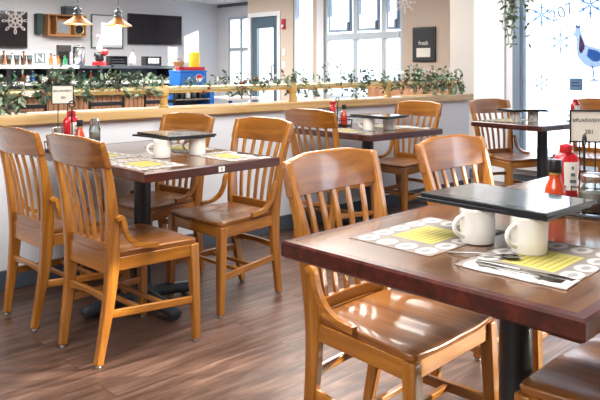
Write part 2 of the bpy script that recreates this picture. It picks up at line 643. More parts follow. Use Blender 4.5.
# divider wall
X0, X1 = -1.6, 5.83
struct(MB().box(X0, X1, 3.785, 3.925, 0, 0.886).build('wall_divider', 'wall_low'))
struct(MB().box(X0 - 0.02, X1 + 0.02, 3.745, 3.965, 0.886, 0.946).build('trim_7', 'cap', bevel=0.008))
struct(MB().box(X0 - 0.01, X1 + 0.012, 3.771, 3.785, 0, 0.11).build('baseboard_divider', 'base_grey', bevel=0.004))
struct(MB().box(WN - 0.014, WN, -5.5, 4.46, 0, 0.10).build('baseboard_right', 'base_grey'))

# outdoors
struct(MB().box(-30, 60, -40, 60, -0.4, -0.15).build('ground', 'snow'))

# ------------------------------------------------------------------ brass rail
rt = thing('brass_rail', 'long polished brass foot rail on three short wooden posts above the divider wall', 'rail', (0, 3.86, 0.946))
RY = 3.86
RZ = 1.058
MB().tube([(X0, 0, RZ - 0.946), (5.70, 0, RZ - 0.946)], 0.0235, 14).build('tube', 'brass', rt)
for x in (0.95, 2.40, 3.54, 4.67, 5.62):
    p = MB().lathe([(0.032, 0.0), (0.034, 0.008), (0.026, 0.016), (0.026, 0.062), (0.032, 0.07), (0.034, 0.085), (0.034, 0.125), (0.028, 0.135), (0.018, 0.142)], x, 0, 16).build('post', 'post_wood', rt)


# ------------------------------------------------------------------ chair
POST = [(-0.250, 0.010, 0.148, 0.033), (-0.236, 0.10, 0.154, 0.038), (-0.214, 0.24, 0.161, 0.047), (-0.201, 0.38, 0.167, 0.055),
        (-0.201, 0.48, 0.174, 0.056), (-0.210, 0.60, 0.185, 0.050), (-0.230, 0.73, 0.198, 0.038), (-0.259, 0.845, 0.209, 0.028), (-0.277, 0.909, 0.212, 0.024)]


def post_y(z):
    for (y0, z0, _, _), (y1, z1, _, _) in zip(POST, POST[1:]):
        if z0 <= z <= z1:
            t = (z - z0) / (z1 - z0)
            return y0 + (y1 - y0) * t
    return POST[-1][0]


def smoothpath(P, n=3):
    out = []
    for i in range(len(P) - 1):
        p0, p1, p2, p3 = P[max(i - 1, 0)], P[i], P[i + 1], P[min(i + 2, len(P) - 1)]
        for k in range(n):
            t = k / n
            out.append(tuple(0.5 * ((2 * b) + (-a + c) * t + (2 * a - 5 * b + 4 * c - d) * t * t + (-a + 3 * b - 3 * c + d) * t ** 3) for a, b, c, d in zip(p0, p1, p2, p3)))
    out.append(tuple(P[-1]))
    return out


def make_chair(label):
    t = thing('dining_chair', label, 'chair', (0, 0, 0), 0, 'slat-back oak dining chairs')
    # seat
    mb = MB()
    nx, ny = 16, 14
    top, bot = [], []
    for j in range(ny + 1):
        v = j / ny
        y = 0.205 - v * 0.385
        hw = 0.221 - 0.050 * v
        e = min(v, 0.12) / 0.12
        hw -= 0.016 * (1 - e) ** 2
        rt_, rb_ = [], []
        for i in range(nx + 1):
            u = -1 + 2 * i / nx
            yy = y - (0.010 * u * u if v < 0.02 else 0)
            x = u * hw
            dip = 0.006 * (math.exp(-((abs(u) - 0.45) / 0.33) ** 2)) * math.sin(PI * min(1, max(0, 0.15 + v * 0.85))) ** 0.7
            roll = 0.007 * max(0, 1 - v / 0.18) ** 2
            edge = 0.004 * max(0, (abs(u) - 0.9) / 0.1)
            rt_.append((x, yy, 0.458 - dip - roll - edge))
            rb_.append((x * 0.985, yy - (0.004 if v < 0.02 else 0), 0.430))
        top.append(rt_)
        bot.append(rb_)
    vs = [p for r in top for p in r] + [p for r in bot for p in r]
    K = (nx + 1) * (ny + 1)
    fs = []
    for j in range(ny):
        for i in range(nx):
            a = j * (nx + 1) + i
            fs.append((a, a + nx + 1, a + nx + 2, a + 1))
            fs.append((K + a, K + a + 1, K + a + nx + 2, K + a + nx + 1))
    loop = [i for i in range(nx + 1)] + [j * (nx + 1) + nx for j in range(1, ny + 1)] + [ny * (nx + 1) + i for i in range(nx - 1, -1, -1)] + [j * (nx + 1) for j in range(ny - 1, 0, -1)]
    for a, b in zip(loop, loop[1:] + loop[:1]):
        fs.append((a, b, K + b, K + a))
    mb.add(vs, fs)
    mb.build('seat', 'seat', t, bevel=0.005, smooth=50)
    # apron
    mb = MB()
    mb.box(-0.182, 0.182, 0.168, 0.188, 0.378, 0.430).build('front_apron', 'oak_x', t, bevel=0.003)
    for s in (-1, 1):
        MB().bar([(s * 0.203, 0.165, 0.404), (s * 0.166, -0.19, 0.404)], 0.020, 0.054, (1, 0, 0)).build('side_apron', 'oak_y', t, bevel=0.003)
    MB().box(-0.160, 0.160, -0.214, -0.192, 0.366, 0.456).build('rear_apron', 'oak_x', t, bevel=0.003)
    for s in (-1, 1):
        lg = MB().bar([(s * 0.208, 0.192, 0.010), (s * 0.206, 0.187, 0.2), (s * 0.201, 0.178, 0.431)], [0.031, 0.037, 0.042], [0.031, 0.037, 0.042], (1, 0, 0)).build('leg', 'oak_z', t, bevel=0.005)
        MB().lathe([(0.011, 0.0), (0.013, 0.004), (0.010, 0.012)], s * 0.208, 0.192, 10).build('glide', 'glide', lg)
        P = smoothpath([(s * x, y, z, d) for (y, z, x, d) in POST])
        bp = MB().bar([p[:3] for p in P], 0.030, [p[3] for p in P], (1, 0, 0)).build('back_post', 'oak_z', t, bevel=0.006)
        MB().lathe([(0.011, 0.0), (0.013, 0.004), (0.010, 0.012)], s * 0.148, -0.250, 10).build('glide', 'glide', bp)
        # bentwood hip brace
        Q = smoothpath([(s * 0.200, -0.198, 0.592), (s * 0.201, -0.182, 0.600), (s * 0.201, -0.170, 0.585), (s * 0.200, -0.158, 0.54), (s * 0.200, -0.130, 0.497),
                        (s * 0.203, -0.080, 0.470), (s * 0.208, -0.01, 0.462)], 4)
        MB().bar(Q, 0.020, 0.020, (1, 0, 0)).build('hip_brace', 'oak_y', t, bevel=0.005)
        MB().bar([(s * 0.204, 0.175, 0.185), (s * 0.158, -0.205, 0.205)], 0.017, 0.032, (1, 0, 0)).build('side_stretcher', 'oak_y', t, bevel=0.004)
    # top rail
    R = []
    n = 24
    for i in range(n + 1):
        u = -1 + 2 * i / n
        x = 0.2265 * u
        off = -0.032 * (1 - u * u)
        f = min(1, max(0, (1 - abs(u)) / 0.6))
        f = f * f * (3 - 2 * f)
        zt = 0.912 + 0.016 * f
        zb = 0.806 - 0.004 * f
        yb, yt = -0.249 + off, -0.277 + off
        th = 0.0145
        R.append([(x, yb - th, zb), (x, yb + th, zb), (x, (yb + yt) / 2 + th + 0.001, (zb + zt) / 2), (x, yt + th - 0.002, zt - 0.004), (x, yt + 0.004, zt), (x, yt - 0.004, zt), (x, yt - th + 0.002, zt - 0.004), (x, (yb + yt) / 2 - th, (zb + zt) / 2)])
    MB().rings(R).build('top_rail', 'rail_oak', t, bevel=0.003, smooth=40)
    # bottom rail
    R = []
    for i in range(13):
        u = -1 + 2 * i / 12
        x = 0.168 * u
        off = -0.010 * (1 - u * u) - 0.198
        R.append([(x, off - 0.011, 0.452), (x, off + 0.011, 0.452), (x, off + 0.011, 0.492), (x, off - 0.011, 0.492)])
    MB().rings(R).build('bottom_rail', 'oak_x', t, bevel=0.003)
    # slats
    for k in range(-2, 3):
        P = []
        for i in range(9):
            s = i / 8
            z = 0.484 + (0.815 - 0.484) * s
            u0 = k / 3.0
            x = k * (0.0540 + 0.0145 * s)
            off = -(0.010 + 0.018 * s) * (1 - u0 * u0)
            P.append((x, post_y(z) + off + 0.002 * s, z))
        MB().bar(P, 0.021, 0.011, (1, 0, 0)).build('slat', 'oak_z', t, bevel=0.003)
    # stretchers
    for y in (0.045, -0.055):
        x = 0.158 + (y + 0.2) * 0.12
        MB().bar([(-x, y, 0.192), (x, y, 0.192)], 0.018, 0.018, (0, 1, 0)).build('cross_stretcher', 'oak_x', t, bevel=0.003)
    R = []
    for i in range(13):
        u = -1 + 2 * i / 12
        x = 0.156 * u
        a = 0.016 * (1 - u * u)
        R.append([(x, -0.219, 0.245 + a), (x, -0.203, 0.245 + a), (x, -0.203, 0.280 + a * 0.4), (x, -0.219, 0.280 + a * 0.4)])
    MB().rings(R).build('rear_stretcher', 'oak_x', t, bevel=0.003)
    return t


D = math.radians
chair_spots = [
    (1.635, 1.300, 183.0, 'oak slat-back chair tucked behind the nearest table, its seat showing below the tabletop edge'),
    (1.495, 3.275, -87.0, 'oak chair farthest left, cut by the picture edge, beside the low wall'),
    (1.525, 2.712, -87.0, 'oak chair with its back to the viewer, nearer the viewer of the left pair'),
    (2.155, 2.880, 92.3, 'oak chair on the right side of the left table, hip brace and seat facing left'),
    (2.060, 3.450, 97.0, 'oak chair whose back rises behind the mugs and menus on the left table'),
    (3.480, 3.350, -86.3, 'oak chair left of the middle table, seen from behind with a dull brown top rail'),
    (4.356, 3.490, 90.7, 'oak chair right of the middle table against the low white wall'),
    (2.312, 1.305, 180.5, 'oak chair behind the stacked menus on the nearest table'),
    (5.300, 3.020, 164.0, 'pale washed-out oak chair beside the window at the far table'),
    (5.860, 2.640, 92.0, 'oak chair on the window side of the far table, partly hidden by the hot sauce'),
    (1.700, 0.640, 0.0, 'oak chair whose sunlit seat fills the bottom right corner'),
]
x, y, r, lb = chair_spots[0]
chair0 = make_chair(lb)
chair0.location = (x, y, 0)
chair0.rotation_euler = (0, 0, D(r))
for (x, y, r, lb) in chair_spots[1:]:
    dup(chair0, (x, y, 0), D(r), lb)


# ------------------------------------------------------------------ tables
def table(label, x, y, rot, w, l, poles, thick=0.042, sticker=None, spider=True):
    t = thing('dining_table', label, 'table', (x, y, 0), D(rot), 'dark cherry-edged restaurant tables')
    e = 0.026
    zt = 0.76
    MB().box(e, w - e, e, l - e, zt - thick + 0.004, zt).build('tabletop', 'table_top', t)
    mb = MB()
    R = []
    # mitred band, one closed sweep round the top
    for (ox, oy, ix, iy) in ((0, 0, e, e), (w, 0, w - e, e), (w, l, w - e, l - e), (0, l, e, l - e)):
        sx = 1 if ox > 0 else -1
        sy = 1 if oy > 0 else -1
        c = 0.005
        R.append([(ix, iy, zt - thick), (ox - sx * c, oy - sy * c, zt - thick), (ox, oy, zt - thick + c), (ox, oy, zt - c), (ox - sx * c, oy - sy * c, zt + 0.0004), (ix, iy, zt + 0.0004)])
    mb.rings(R, closed=True)
    mb.build('edge_band', 'table_edge', t, smooth=30)
    for (px, py) in poles:
        MB().tube([(px, py, 0.07), (px, py, zt - thick - 0.012)], 0.042, 24).build('pole', 'pole', t)
        MB().box(px - 0.15, px + 0.15, py - 0.15, py + 0.15, zt - thick - 0.012, zt - thick).build('mounting_plate', 'iron', t, bevel=0.003)
        b = MB()
        b.lathe([(0.085, 0.045), (0.075, 0.075), (0.05, 0.095), (0.045, 0.11)], px, py, 24)
        for k in range(4):
            a = k * PI / 2 + D(0)
            dx, dy = math.cos(a), math.sin(a)
            P = smoothpath([(px + dx * 0.04, py + dy * 0.04, 0.062), (px + dx * 0.16, py + dy * 0.16, 0.052), (px + dx * 0.29, py + dy * 0.29, 0.038), (px + dx * 0.32, py + dy * 0.32, 0.030)], 3)
            b.tube([p for p in P], [0.032] * (len(P) - 3) + [0.030, 0.027, 0.016], 12)
            b.lathe([(0.014, 0.0), (0.014, 0.02)], px + dx * 0.25, py + dy * 0.25, 10)
        b.build('base', 'iron', t)
    if sticker:
        s = MB().box(sticker - 0.017, sticker + 0.017, -0.0016, 0.0002, zt - 0.034, zt - 0.010).build('sticker', 'label_white', t)
        text('8', 0.02, 'sign_ink', T(sticker, -0.0018, zt - 0.022, 0, PI / 2), s, 'number', 0.0003)
    return t


T1 = table('cherry-edged table set with menus and mugs between the left chairs', 1.478, 2.528, 0.2, 0.755, 1.15, [(0.31, 0.545)], sticker=0.40)
T2 = table('small cherry-edged table in the middle against the low white wall', 3.386, 2.934, -1.1, 0.765, 0.76, [(0.38, 0.38)])
T3 = table('large nearest cherry-edged table filling the lower right', 1.178, 0.530, 1.6, 1.50, 0.775, [(0.455, 0.372), (1.21, 0.40)])
T4 = table('pale-lit table at the far right beside the window', 4.850, 2.520, -6.0, 0.76, 0.66, [(0.42, 0.27)])


# ------------------------------------------------------------------ table settings
def mug(label, x, y, rz, group='white coffee mugs'):
    t = thing('coffee_mug', label, 'mug', (x, y, 0.7605), rz, group)
    prof = [(0.030, 0.0), (0.041, 0.002), (0.043, 0.008), (0.0435, 0.04), (0.0445, 0.080), (0.0455, 0.086), (0.0440, 0.0885), (0.0415, 0.086), (0.0400, 0.05), (0.038, 0.012), (0.02, 0.008)]
    MB().lathe(prof, 0, 0, 32).build('body', 'china', t, smooth=60)
    P = [(0.041 + 0.030 * math.sin(PI * k / 12), 0, 0.071 - 0.052 * k / 12 + 0.004 * math.sin(2 * PI * k / 12)) for k in range(13)]
    MB().tube(P, 0.0058, 10).build('handle', 'china', t, smooth=60)
    return t


def menu(label, x, y, z, rz, w=0.245, l=0.345, sag=0.0, group='black vinyl menus'):
    t = thing('menu', label, 'menu', (x, y, z), rz, group)
    def zz(u):
        return -sag * u * u
    n = 10
    def sheet(w_, l_, z0, z1, ox=0.0):
        R = []
        for i in range(n + 1):
            u = -1 + 2 * i / n
            yy = u * l_ / 2
            R.append([(-w_ / 2 + ox, yy, z0 + zz(u)), (w_ / 2 + ox, yy, z0 + zz(u)), (w_ / 2 + ox, yy, z1 + zz(u)), (-w_ / 2 + ox, yy, z1 + zz(u))])
        return MB().rings(R)
    sheet(w, l, 0.0, 0.0088).build('binding', 'menu_edge', t, bevel=0.001)
    sheet(w - 0.012, l - 0.012, 0.0086, 0.0094).build('cover', 'menu_cover', t)
    p = sheet(w - 0.06, l - 0.09, 0.0094, 0.0096).build('cover_print', 'menu_page', t)
    return t


def placemat(label, x, y, rz, group='paper placemats with a yellow panel'):
    """long side along local x; sits on z .7606"""
    t = thing('placemat', label, 'placemat', (x, y, 0.7606), rz, group)
    L, Wd = 0.355, 0.25
    MB().box(-L / 2, L / 2, -Wd / 2, Wd / 2, 0, 0.0005).build('sheet', 'paper', t)
    mb = MB()
    for (a, b, c, d) in ((-L / 2, L / 2, -Wd / 2, -Wd / 2 + .003), (-L / 2, L / 2, Wd / 2 - .003, Wd / 2), (-L / 2, -L / 2 + .003, -Wd / 2, Wd / 2), (L / 2 - .003, L / 2, -Wd / 2, Wd / 2)):
        mb.box(a, b, c, d, 0.0005, 0.0007)
    mb.build('border', 'paper_line', t)
    MB().box(-0.080, 0.080, -0.062, 0.062, 0.0005, 0.0008).build('yellow_panel', 'yellow', t)
    sl = MB()
    for k in range(7):
        sl.box(-0.07 + 0.01 * (k % 2), 0.07 - 0.012 * (k % 3), -0.052 + k * 0.016, -0.048 + k * 0.016, 0.0008, 0.0009)
    sl.build('panel_lines', 'panel_ink', t)
    ov, ink = MB(), MB()
    spots = [(-0.14, -0.09), (-0.14, -0.03), (-0.14, 0.03), (-0.14, 0.09), (0.14, -0.09), (0.14, -0.03), (0.14, 0.03), (0.14, 0.09), (-0.07, -0.098), (0.0, -0.098), (0.07, -0.098), (-0.07, 0.098), (0.0, 0.098), (0.07, 0.098)]
    for (px, py) in spots:
        def el(r1, r2):
            return [(px + r1 * math.cos(2 * PI * k / 18), py + r2 * math.sin(2 * PI * k / 18)) for k in range(18)]
        ink.prism(el(0.034, 0.027), 0.0005, 0.0007)
        ov.prism(el(0.031, 0.024), 0.0007, 0.0009)
        ink.prism([(px + 0.016 * math.cos(2 * PI * k / 10) * (1 + .2 * (k % 2)), py + 0.010 * math.sin(2 * PI * k / 10)) for k in range(10)], 0.0009, 0.0010)
    ov.build('ovals', 'oval', t)
    ink.build('sketches', 'ink', t)
    return t


def cutlery_set(x, y, rz, where):
    where = where.strip()
    nk = thing('napkin', 'folded white paper napkin ' + where, 'napkin', (x, y, 0.7614), rz, 'white paper napkins')
    mb = MB()
    R = []
    for i in range(15):
        u = -1 + 2 * i / 14
        yy = u * 0.115
        h = 0.004 + 0.0015 * math.sin(i * 1.9)
        R.append([(-0.034 + .002 * math.sin(i), yy, 0), (0.034, yy, 0), (0.034 + .002 * math.cos(i * 2), yy, h * .7), (0.010, yy, h), (-0.034 + .002 * math.sin(i), yy, h * 0.8)])
    mb.rings(R).build('folds', 'napkin', nk, smooth=20)
    z = 0.7675
    ca, sa = math.cos(rz), math.sin(rz)
    def W_(lx, ly):
        return (x + lx * ca - ly * sa, y + lx * sa + ly * ca, z)
    kn = thing('knife', 'steel table knife on the napkin ' + where, 'knife', W_(0.014, 0.0), rz + 0.05, 'steel table knives')
    MB().prism([(-0.009, -0.105), (0.002, -0.112), (0.008, -0.09), (0.006, 0.0), (-0.008, 0.0)], 0, 0.0016).build('blade', 'cutlery', kn)
    MB().bar([(0, 0, 0.001), (0, 0.05, 0.0022), (0, 0.105, 0.001)], [0.010, 0.013, 0.016], 0.005, (1, 0, 0)).build('handle', 'cutlery', kn, bevel=0.002)
    fk = thing('fork', 'steel fork on the napkin ' + where, 'fork', W_(-0.012, -0.01), rz - 0.04, 'steel forks')
    MB().bar([(0, -0.045, 0.003), (0, -0.02, 0.0045), (0, 0.05, 0.002), (0, 0.10, 0.001)], [0.020, 0.008, 0.009, 0.015], 0.003, (1, 0, 0)).build('handle', 'cutlery', fk, bevel=0.001)
    mb = MB()
    for k in range(4):
        xx = -0.0085 + k * 0.0057
        mb.bar([(xx, -0.042, 0.003), (xx, -0.07, 0.001), (xx, -0.092, 0.003)], 0.0026, 0.002, (1, 0, 0))
    mb.build('tines', 'cutlery', fk)


def spoon(label, x, y, rz):
    sp = thing('spoon', label, 'spoon', (x, y, 0.7635), rz)
    MB().bar([(0, -0.03, 0.004), (0, 0.02, 0.005), (0, 0.09, 0.001)], [0.006, 0.008, 0.014], 0.003, (1, 0, 0)).build('handle', 'cutlery', sp, bevel=0.001)
    MB().rings([[(0.016 * s * math.cos(2 * PI * k / 16), -0.052 + 0.026 * s * math.sin(2 * PI * k / 16), z) for k in range(16)] for s, z in ((0.3, 0.0005), (0.8, 0.002), (1, 0.0055), (0.9, 0.006), (0.6, 0.0035))]).build('bowl', 'cutlery', sp)


def hot_sauce(label, x, y, z=0.7725):
    t = thing('hot_sauce_bottle', label, 'bottle', (x, y, z), 0.3, 'hot sauce bottles')
    MB().lathe([(0.018, 0), (0.0245, 0.003), (0.0255, 0.01), (0.0255, 0.062), (0.022, 0.082), (0.0150, 0.098), (0.0130, 0.118), (0.0130, 0.128)], 0, 0, 24).build('body', 'hot', t, smooth=60)
    MB().lathe([(0.0258, 0.018), (0.0258, 0.056)], 0, 0, 24, cap=False).build('label_band', 'red', t, smooth=60)
    MB().lathe([(0.0138, 0.114), (0.0138, 0.119)], 0, 0, 24, cap=False).build('neck_band', 'yellow', t, smooth=60)
    MB().lathe([(0.0155, 0.119), (0.0165, 0.122), (0.0165, 0.150), (0.0150, 0.154), (0.006, 0.155)], 0, 0, 20).build('cap', 'black', t)
    return t


def ketchup(label, x, y, rz, z=0.7725, s=1.0):
    t = thing('ketchup_bottle', label, 'bottle', (x, y, z), rz, 'red ketchup squeeze bottles')
    def ell(z_, a, b):
        return [(a * s * math.cos(2 * PI * k / 28), b * s * math.sin(2 * PI * k / 28), z_ * s) for k in range(28)]
    MB().rings([ell(0.0, .032, .020), ell(0.004, .036, .024), ell(0.03, .040, .026), ell(0.07, .0375, .024), ell(0.11, .044, .026), ell(0.135, .042, .025), ell(0.148, .034, .020), ell(0.158, .022, .018)]).build('body', 'red', t, smooth=60)
    MB().lathe([(0.021 * s, 0.156 * s), (0.023 * s, 0.160 * s), (0.021 * s, 0.182 * s), (0.009 * s, 0.186 * s)], 0, 0, 24).build('cap', 'red', t)
    R = []
    for i in range(9):
        a = -PI / 2 + (-0.35 + 1.25 * i / 8)
        ca_, sa_ = math.cos(a), math.sin(a)
        R.append([(0.0402 * s * ca_, 0.0262 * s * sa_ - .0006, 0.035 * s), (0.0380 * s * ca_, 0.0245 * s * sa_ - .0008, 0.07 * s), (0.0443 * s * ca_, 0.0262 * s * sa_ - .0008, 0.11 * s), (0.0428 * s * ca_, 0.0257 * s * sa_ - .0008, 0.128 * s)])
    mb = MB()
    vs = [p for r in R for p in r]
    mb.add(vs, [(i * 4 + j, (i + 1) * 4 + j, (i + 1) * 4 + j + 1, i * 4 + j + 1) for i in range(8) for j in range(3)])
    mb.build('label_panel', 'label_white', t, smooth=60)
    mb = MB()
    for k in range(3):
        mb.box(0.004 + .003 * k, 0.024 - .004 * k, -0.0275 * s, -0.0262 * s, (0.06 + 0.022 * k) * s, (0.070 + 0.022 * k) * s)
    mb.build('label_print', 'label_green', t)
    return t


def jar(label, x, y, z=0.7725, r=0.036, h=0.085, content='sugar', group='glass sugar and salt jars'):
    t = thing('glass_jar', label, 'jar', (x, y, z), 0, group)
    MB().lathe([(r * .8, 0), (r, 0.005), (r * 1.02, h * .5), (r, h * .8), (r * .8, h * .9), (r * .78, h)], 0, 0, 24).build('glass', 'jar_glass', t, smooth=60)
    MB().lathe([(r * .7, 0.004), (r * .93, 0.007), (r * .93, h * .62), (r * .5, h * .66)], 0, 0, 24).build('contents', content, t)
    MB().lathe([(r * .84, h * .96), (r * .86, h * 1.0), (r * .84, h * 1.16), (r * .5, h * 1.24)], 0, 0, 24).build('lid', 'steel', t)
    return t


def caddy(label, x, y, rz, z=0.7612, w=0.22, l=0.12, loop_h=0.20):
    t = thing('condiment_caddy', label, 'caddy', (x, y, z), rz, 'black wire condiment caddies')
    mb = MB()
    def rr(z_, a, b):
        c = 0.02
        pts = []
        for (cx, cy, a0) in ((a - c, b - c, 0), (-a + c, b - c, PI / 2), (-a + c, -b + c, PI), (a - c, -b + c, 3 * PI / 2)):
            for k in range(4):
                an = a0 + k * PI / 6
                pts.append((cx + c * math.cos(an), cy + c * math.sin(an), z_))
        return pts
    mb.tube(rr(0.004, w / 2, l / 2), 0.0035, 6, closed=True)
    mb.tube(rr(0.048, w / 2 + .004, l / 2 + .004), 0.0030, 6, closed=True)
    for p, q in list(zip(rr(0.004, w / 2, l / 2), rr(0.048, w / 2 + .004, l / 2 + .004)))[::2]:
        mb.tube([p, q], 0.0022, 6)
    for k in range(-2, 3):
        mb.tube([(k * w / 6, -l / 2, 0.006), (k * w / 6, l / 2, 0.006)], 0.0020, 6)
    mb.tube([(-w / 2, 0, 0.007), (w / 2, 0, 0.007)], 0.0022, 6)
    mb.build('basket', 'black_metal', t)
    mb = MB()
    mb.tube([(0, 0, 0.006), (0, 0, loop_h - 0.018)], 0.0035, 8)
    mb.tube([(0.017 * math.cos(2 * PI * k / 18), 0, loop_h + 0.017 * math.sin(2 * PI * k / 18)) for k in range(18)], 0.0036, 8, closed=True)
    mb.build('handle', 'black_metal', t)
    return t


def sign(label, x, y, z, rz, w=0.155, h=0.105, body='#PLAINVIEW', sub='201', z_base=0.7612):
    t = thing('table_sign', label, 'sign', (x, y, z), rz, 'framed table signs in the caddies')
    mb = MB()
    f = 0.005
    for (a, b, c, d) in ((-w / 2, w / 2, 0, f), (-w / 2, w / 2, h - f, h), (-w / 2, -w / 2 + f, f, h - f), (w / 2 - f, w / 2, f, h - f)):
        mb.box(a, b, -0.004, 0.004, c, d)
    for s in (-1, 1):
        mb.box(s * 0.024 - 0.002, s * 0.024 + 0.002, -0.002, 0.002, z_base - z + 0.006, 0)
    mb.box(-0.026, 0.026, -0.002, 0.002, z_base - z + 0.004, z_base - z + 0.008)
    mb.build('frame', 'black_metal', t)
    MB().box(-w / 2 + f, w / 2 - f, -0.001, 0.001, f, h - f).build('card', 'card', t)
    if body:
        text(body, w * 0.145, 'sign_ink', T(0, -0.0016, h * 0.68, 0, PI / 2), t, 'lettering')
        text(sub, w * 0.17, 'sign_ink', T(w * 0.05, -0.0016, h * 0.33, 0, PI / 2), t, 'lettering')
    return t


# nearest table
placemat('paper placemat with yellow panel at the left end of the nearest table', 1.485, 1.085, D(1))
placemat('paper placemat with yellow panel under the napkin and cutlery on the nearest table', 1.480, 0.765, D(2))
mug('white mug on the left under the nearest stack of menus', 1.511, 0.957, D(160))
mug('white mug on the right under the nearest stack of menus, above the spoon', 1.517, 0.820, D(165))
menu('lower black menu of the nearest stack, resting on two mugs', 1.596, 0.938, 0.8495, D(1.0), l=0.365)
menu('upper black menu of the nearest stack, glossy with glare', 1.600, 0.928, 0.8593, D(-2.0), l=0.36)
cutlery_set(1.335, 0.745, D(4), 'at the front of the nearest table')
spoon('dark steel spoon lying left of the right mug on the nearest table', 1.405, 0.865, D(25))
caddy('black wire caddy at the right picture edge on the nearest table', 2.09, 0.945, D(12), w=0.24, l=0.17, loop_h=0.216)
hot_sauce('large hot sauce bottle with dark cap on the nearest table', 1.95, 0.970, 0.7612).scale = (1.22, 1.22, 1.08)
ketchup('big red ketchup bottle with white label behind the nearest hot sauce', 2.21, 1.06, D(-50), 0.7612, 1.0)
jar('large glass sugar jar at the right picture edge on the nearest table', 2.035, 0.895, 0.770, 0.040, 0.095)
sign('framed card reading PLAINVIEW standing on the nearest table', 2.245, 1.005, 0.953, D(-56), 0.112, 0.108)

# left table
mug('white mug on the left under the menus of the left table', 1.80, 2.91, D(150))
mug('white mug on the right under the menus of the left table', 2.00, 2.90, D(150))
menu('lower black menu lying over the mugs of the left table', 1.935, 3.02, 0.8495, D(3), w=0.27, sag=0.002)
menu('upper black menu lying over the mugs of the left table', 1.945, 3.01, 0.8595, D(-4), w=0.27, sag=0.002)
placemat('paper placemat on the left table in front of the nearer left chair', 1.625, 2.78, D(90))
placemat('paper placemat on the left table in front of the right chair', 2.085, 2.74, D(-90))
placemat('paper placemat on the left table in front of the picture-edge chair', 1.625, 3.20, D(91))
placemat('paper placemat on the left table before the chair behind the mugs', 2.085, 3.18, D(-89))
cutlery_set(2.15, 2.66, D(2), 'at the right side of the left table')
caddy('black wire caddy on the left table against the low wall', 1.615, 3.51, D(0), w=0.24, l=0.15, loop_h=0.245)
ketchup('red ketchup bottle with dark cap side in the left table caddy', 1.625, 3.54, D(0), 0.770, 1.08)
hot_sauce('hot sauce bottle in the left table caddy', 1.64, 3.47, 0.770)
jar('glass jar right of the hot sauce in the left table caddy', 1.735, 3.49, 0.770, 0.030, 0.125)
jar('short glass jar left of the ketchup in the left table caddy', 1.53, 3.50, 0.770, 0.036, 0.095)
sign('pale framed card above the left table caddy', 1.59, 3.57, 1.005, D(-20), 0.115, 0.105)

# middle table
mug('white mug on the left under the menus of the middle table', 3.66, 3.20, D(120))
mug('white mug on the right under the menus of the middle table', 3.80, 3.13, D(60))
menu('lower black menu over the mugs of the middle table', 3.73, 3.19, 0.8495, D(8), sag=0.002)
menu('upper black menu over the mugs of the middle table', 3.75, 3.18, 0.8593, D(-4), sag=0.002)
placemat('paper placemat at the left edge of the middle table', 3.53, 3.29, D(90))
placemat('paper placemat at the right edge of the middle table', 4.00, 3.30, D(-90))
caddy('black wire caddy on the middle table by the wall', 3.74, 3.58, D(0), w=0.20, l=0.13, loop_h=0.20)
ketchup('red ketchup bottle in the middle table caddy', 3.69, 3.58, D(30), 0.770, 1.0)
hot_sauce('hot sauce bottle in the middle table caddy', 3.78, 3.55, 0.770)
jar('glass jar right of the hot sauce in the middle table caddy', 3.83, 3.60, 0.770, 0.027, 0.085)
cutlery_set(4.06, 3.10, D(2), 'at the right side of the middle table')

# far table
mug('white mug on the left under the far table menus', 5.07, 2.86, D(200))
mug('white mug on the right under the far table menus', 5.21, 2.78, D(200))
menu('lower thin black menu over the mugs of the far table', 5.15, 2.84, 0.8495, D(48), sag=0.002)
menu('upper thin black menu over the mugs of the far table', 5.16, 2.83, 0.8593, D(62), sag=0.002)
placemat('paper placemat on the far table by the pale chair', 5.22, 3.02, D(-6))
caddy('black wire caddy on the far table before the window', 5.52, 2.56, D(-6), w=0.14, l=0.12, loop_h=0.16)
ketchup('red-capped squeeze bottle on the far table', 5.52, 2.57, D(-50), 0.770, 0.95)

# ------------------------------------------------------------------ greenery
LEAF = [(0, 0, 0), (0.30, 0.22, 0.03), (0.65, 0.20, 0.02), (1, 0, -0.05), (0.65, -0.20, 0.02), (0.30, -0.22, 0.03)]


def add_leaf(mb, p, d, size, wd=1.0):
    d = Vector(d).normalized()
    up = Vector((random.uniform(-1, 1), random.uniform(-1, 1), random.uniform(-1, 1)))
    s = d.cross(up)
    if s.length < 1e-3:
        s = d.cross(Vector((1, 0, 0)))
    s.normalize()
    u = s.cross(d)
    p = Vector(p)
    mb.add([p + d * a * size + s * b * size * wd + u * c * size for a, b, c in LEAF], [(0, 1, 2, 3), (0, 3, 4, 5)])


